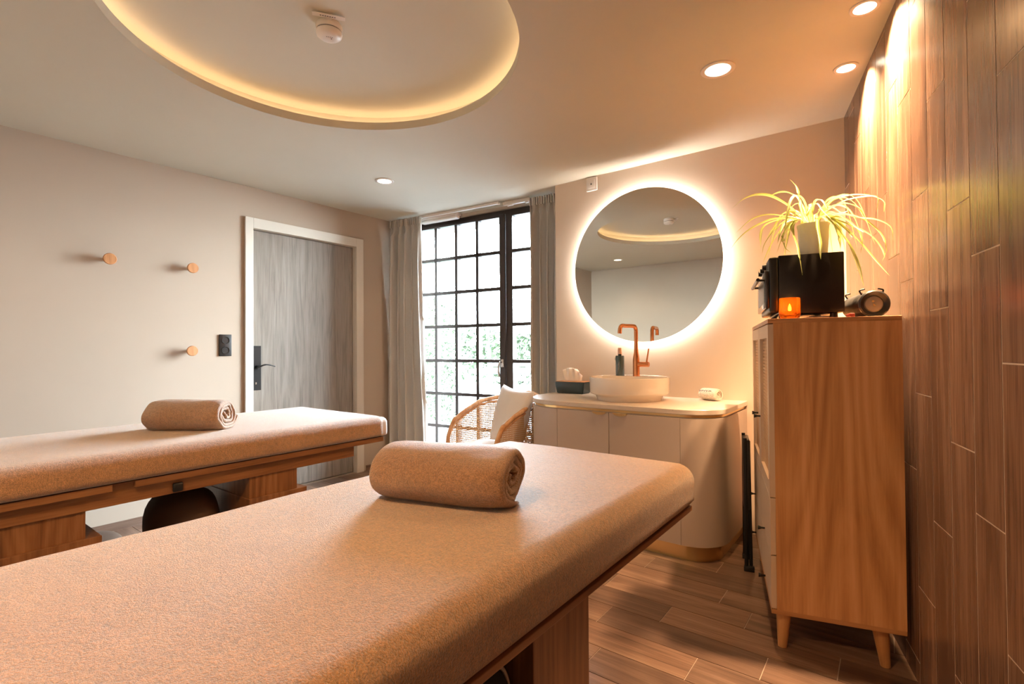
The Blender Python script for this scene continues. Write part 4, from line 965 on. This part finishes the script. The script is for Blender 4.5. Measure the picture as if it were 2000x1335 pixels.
# pillow
bm = bmesh.new(); N = 22; g = {}
for s in (-1, 1):
    for i in range(N+1):
        for j in range(N+1):
            u, v = 2*i/N-1, 2*j/N-1
            if (i in (0, N) or j in (0, N)) and s == 1 and (i, j, -1) in g: g[(i, j, 1)] = g[(i, j, -1)]; continue
            th = ((1-u*u)*(1-v*v))**.42*.075; pin = 1 - .10*(1-abs(u)**2.0)*abs(v)**3 ; pin2 = 1 - .10*(1-abs(v)**2.0)*abs(u)**3
            g[(i, j, s)] = bm.verts.new((u*.215*pin2, s*th*(1+.1*noise.noise(Vector((u*3, v*3, s)))), v*.215*pin))
for s in (-1, 1):
    for i in range(N):
        for j in range(N):
            q = [g[(i, j, s)], g[(i+1, j, s)], g[(i+1, j+1, s)], g[(i, j+1, s)]]; bm.faces.new(q)
o = fin(bm, 'throw_pillow', M['linen'], None, 0); o.location = (-2.20, 2.90, .615); o.rotation_euler = (radians(-14), radians(4), radians(-22)); tag(o, 'white square pillow leaning in the cane armchair', 'pillow')

# ------------------------------------------------------------------ outside
bm = bmesh.new(); box(bm, (-22, 3.9, -.25), (14, 30, -.12)); g_ = fin(bm, 'ground', M['patio']); g_['kind'] = 'structure'
bm = bmesh.new(); rr_ = random.Random(2)
bm = bmesh.new()
for k in range(5200):
    z = rr_.uniform(-.1, 1.95); x = -5.9 + rr_.gauss(0, .16); y = 5.9 + rr_.uniform(-.25, .25)
    c = Vector((x, y, z)); a, b = Vector([rr_.gauss(0, 1) for _ in range(3)]).normalized(), Vector([rr_.gauss(0, 1) for _ in range(3)]).normalized()
    v = [bm.verts.new(c + q) for q in (a*.03, b*.022, -a*.03, -b*.022)]; bm.faces.new(v)
tag(fin(bm, 'clipped_shrub', M['hedge']), 'narrow clipped green shrub outside the left part of the window', 'shrub')
t = thing('garden_hedge', 'long pale green hedge far behind the garden table', 'hedge', (-9, 14.5, -.12), .5)
bm = bmesh.new()
for k in range(9000):
    x, z = rr_.uniform(-7, 9), 1.9*rr_.random()**.8; y = rr_.uniform(-.4, .4)
    c = Vector((x, y, z + .15*sin(x*1.3))); a, b = Vector([rr_.gauss(0, 1) for _ in range(3)]).normalized(), Vector([rr_.gauss(0, 1) for _ in range(3)]).normalized()
    bm.faces.new([bm.verts.new(c + q) for q in (a*.12, b*.09, -a*.12, -b*.09)])
fin(bm, 'foliage', M['hedge'], t)
t = thing('garden_table', 'round grey garden table outside the window', 'garden table', (-6.7, 8.6, -.12))
bm = bmesh.new(); lathe(bm, [(.75, .70), (.78, .72), (.78, .76), (.75, .78)], seg=40); fin(bm, 'tabletop', M['stonegrey'], t, 40)
bm = bmesh.new(); lathe(bm, [(.30, 0), (.28, .05), (.08, .10), (.08, .70)], seg=24); fin(bm, 'pedestal', M['stonegrey'], t, 40)
t = thing('garden_bench', 'long grey garden bench outside the window behind the round table', 'bench', (-7.2, 10.2, -.12), .3)
bm = bmesh.new(); [box(bm, (-1.2, -.2+k*.11, .42), (1.2, -.11+k*.11, .46)) for k in range(4)]; fin(bm, 'seat', M['stonegrey'], t)
bm = bmesh.new(); [box(bm, (-1.2, .24, .60+k*.16), (1.2, .27, .70+k*.16)) for k in range(2)]; fin(bm, 'backrest', M['stonegrey'], t)
for x in (-1.1, 1.1):
    bm = bmesh.new(); box(bm, (x-.04, -.2, 0), (x+.04, -.12, .42)); box(bm, (x-.04, .2, 0), (x+.04, .28, .9)); fin(bm, 'leg', M['stonegrey'], t)
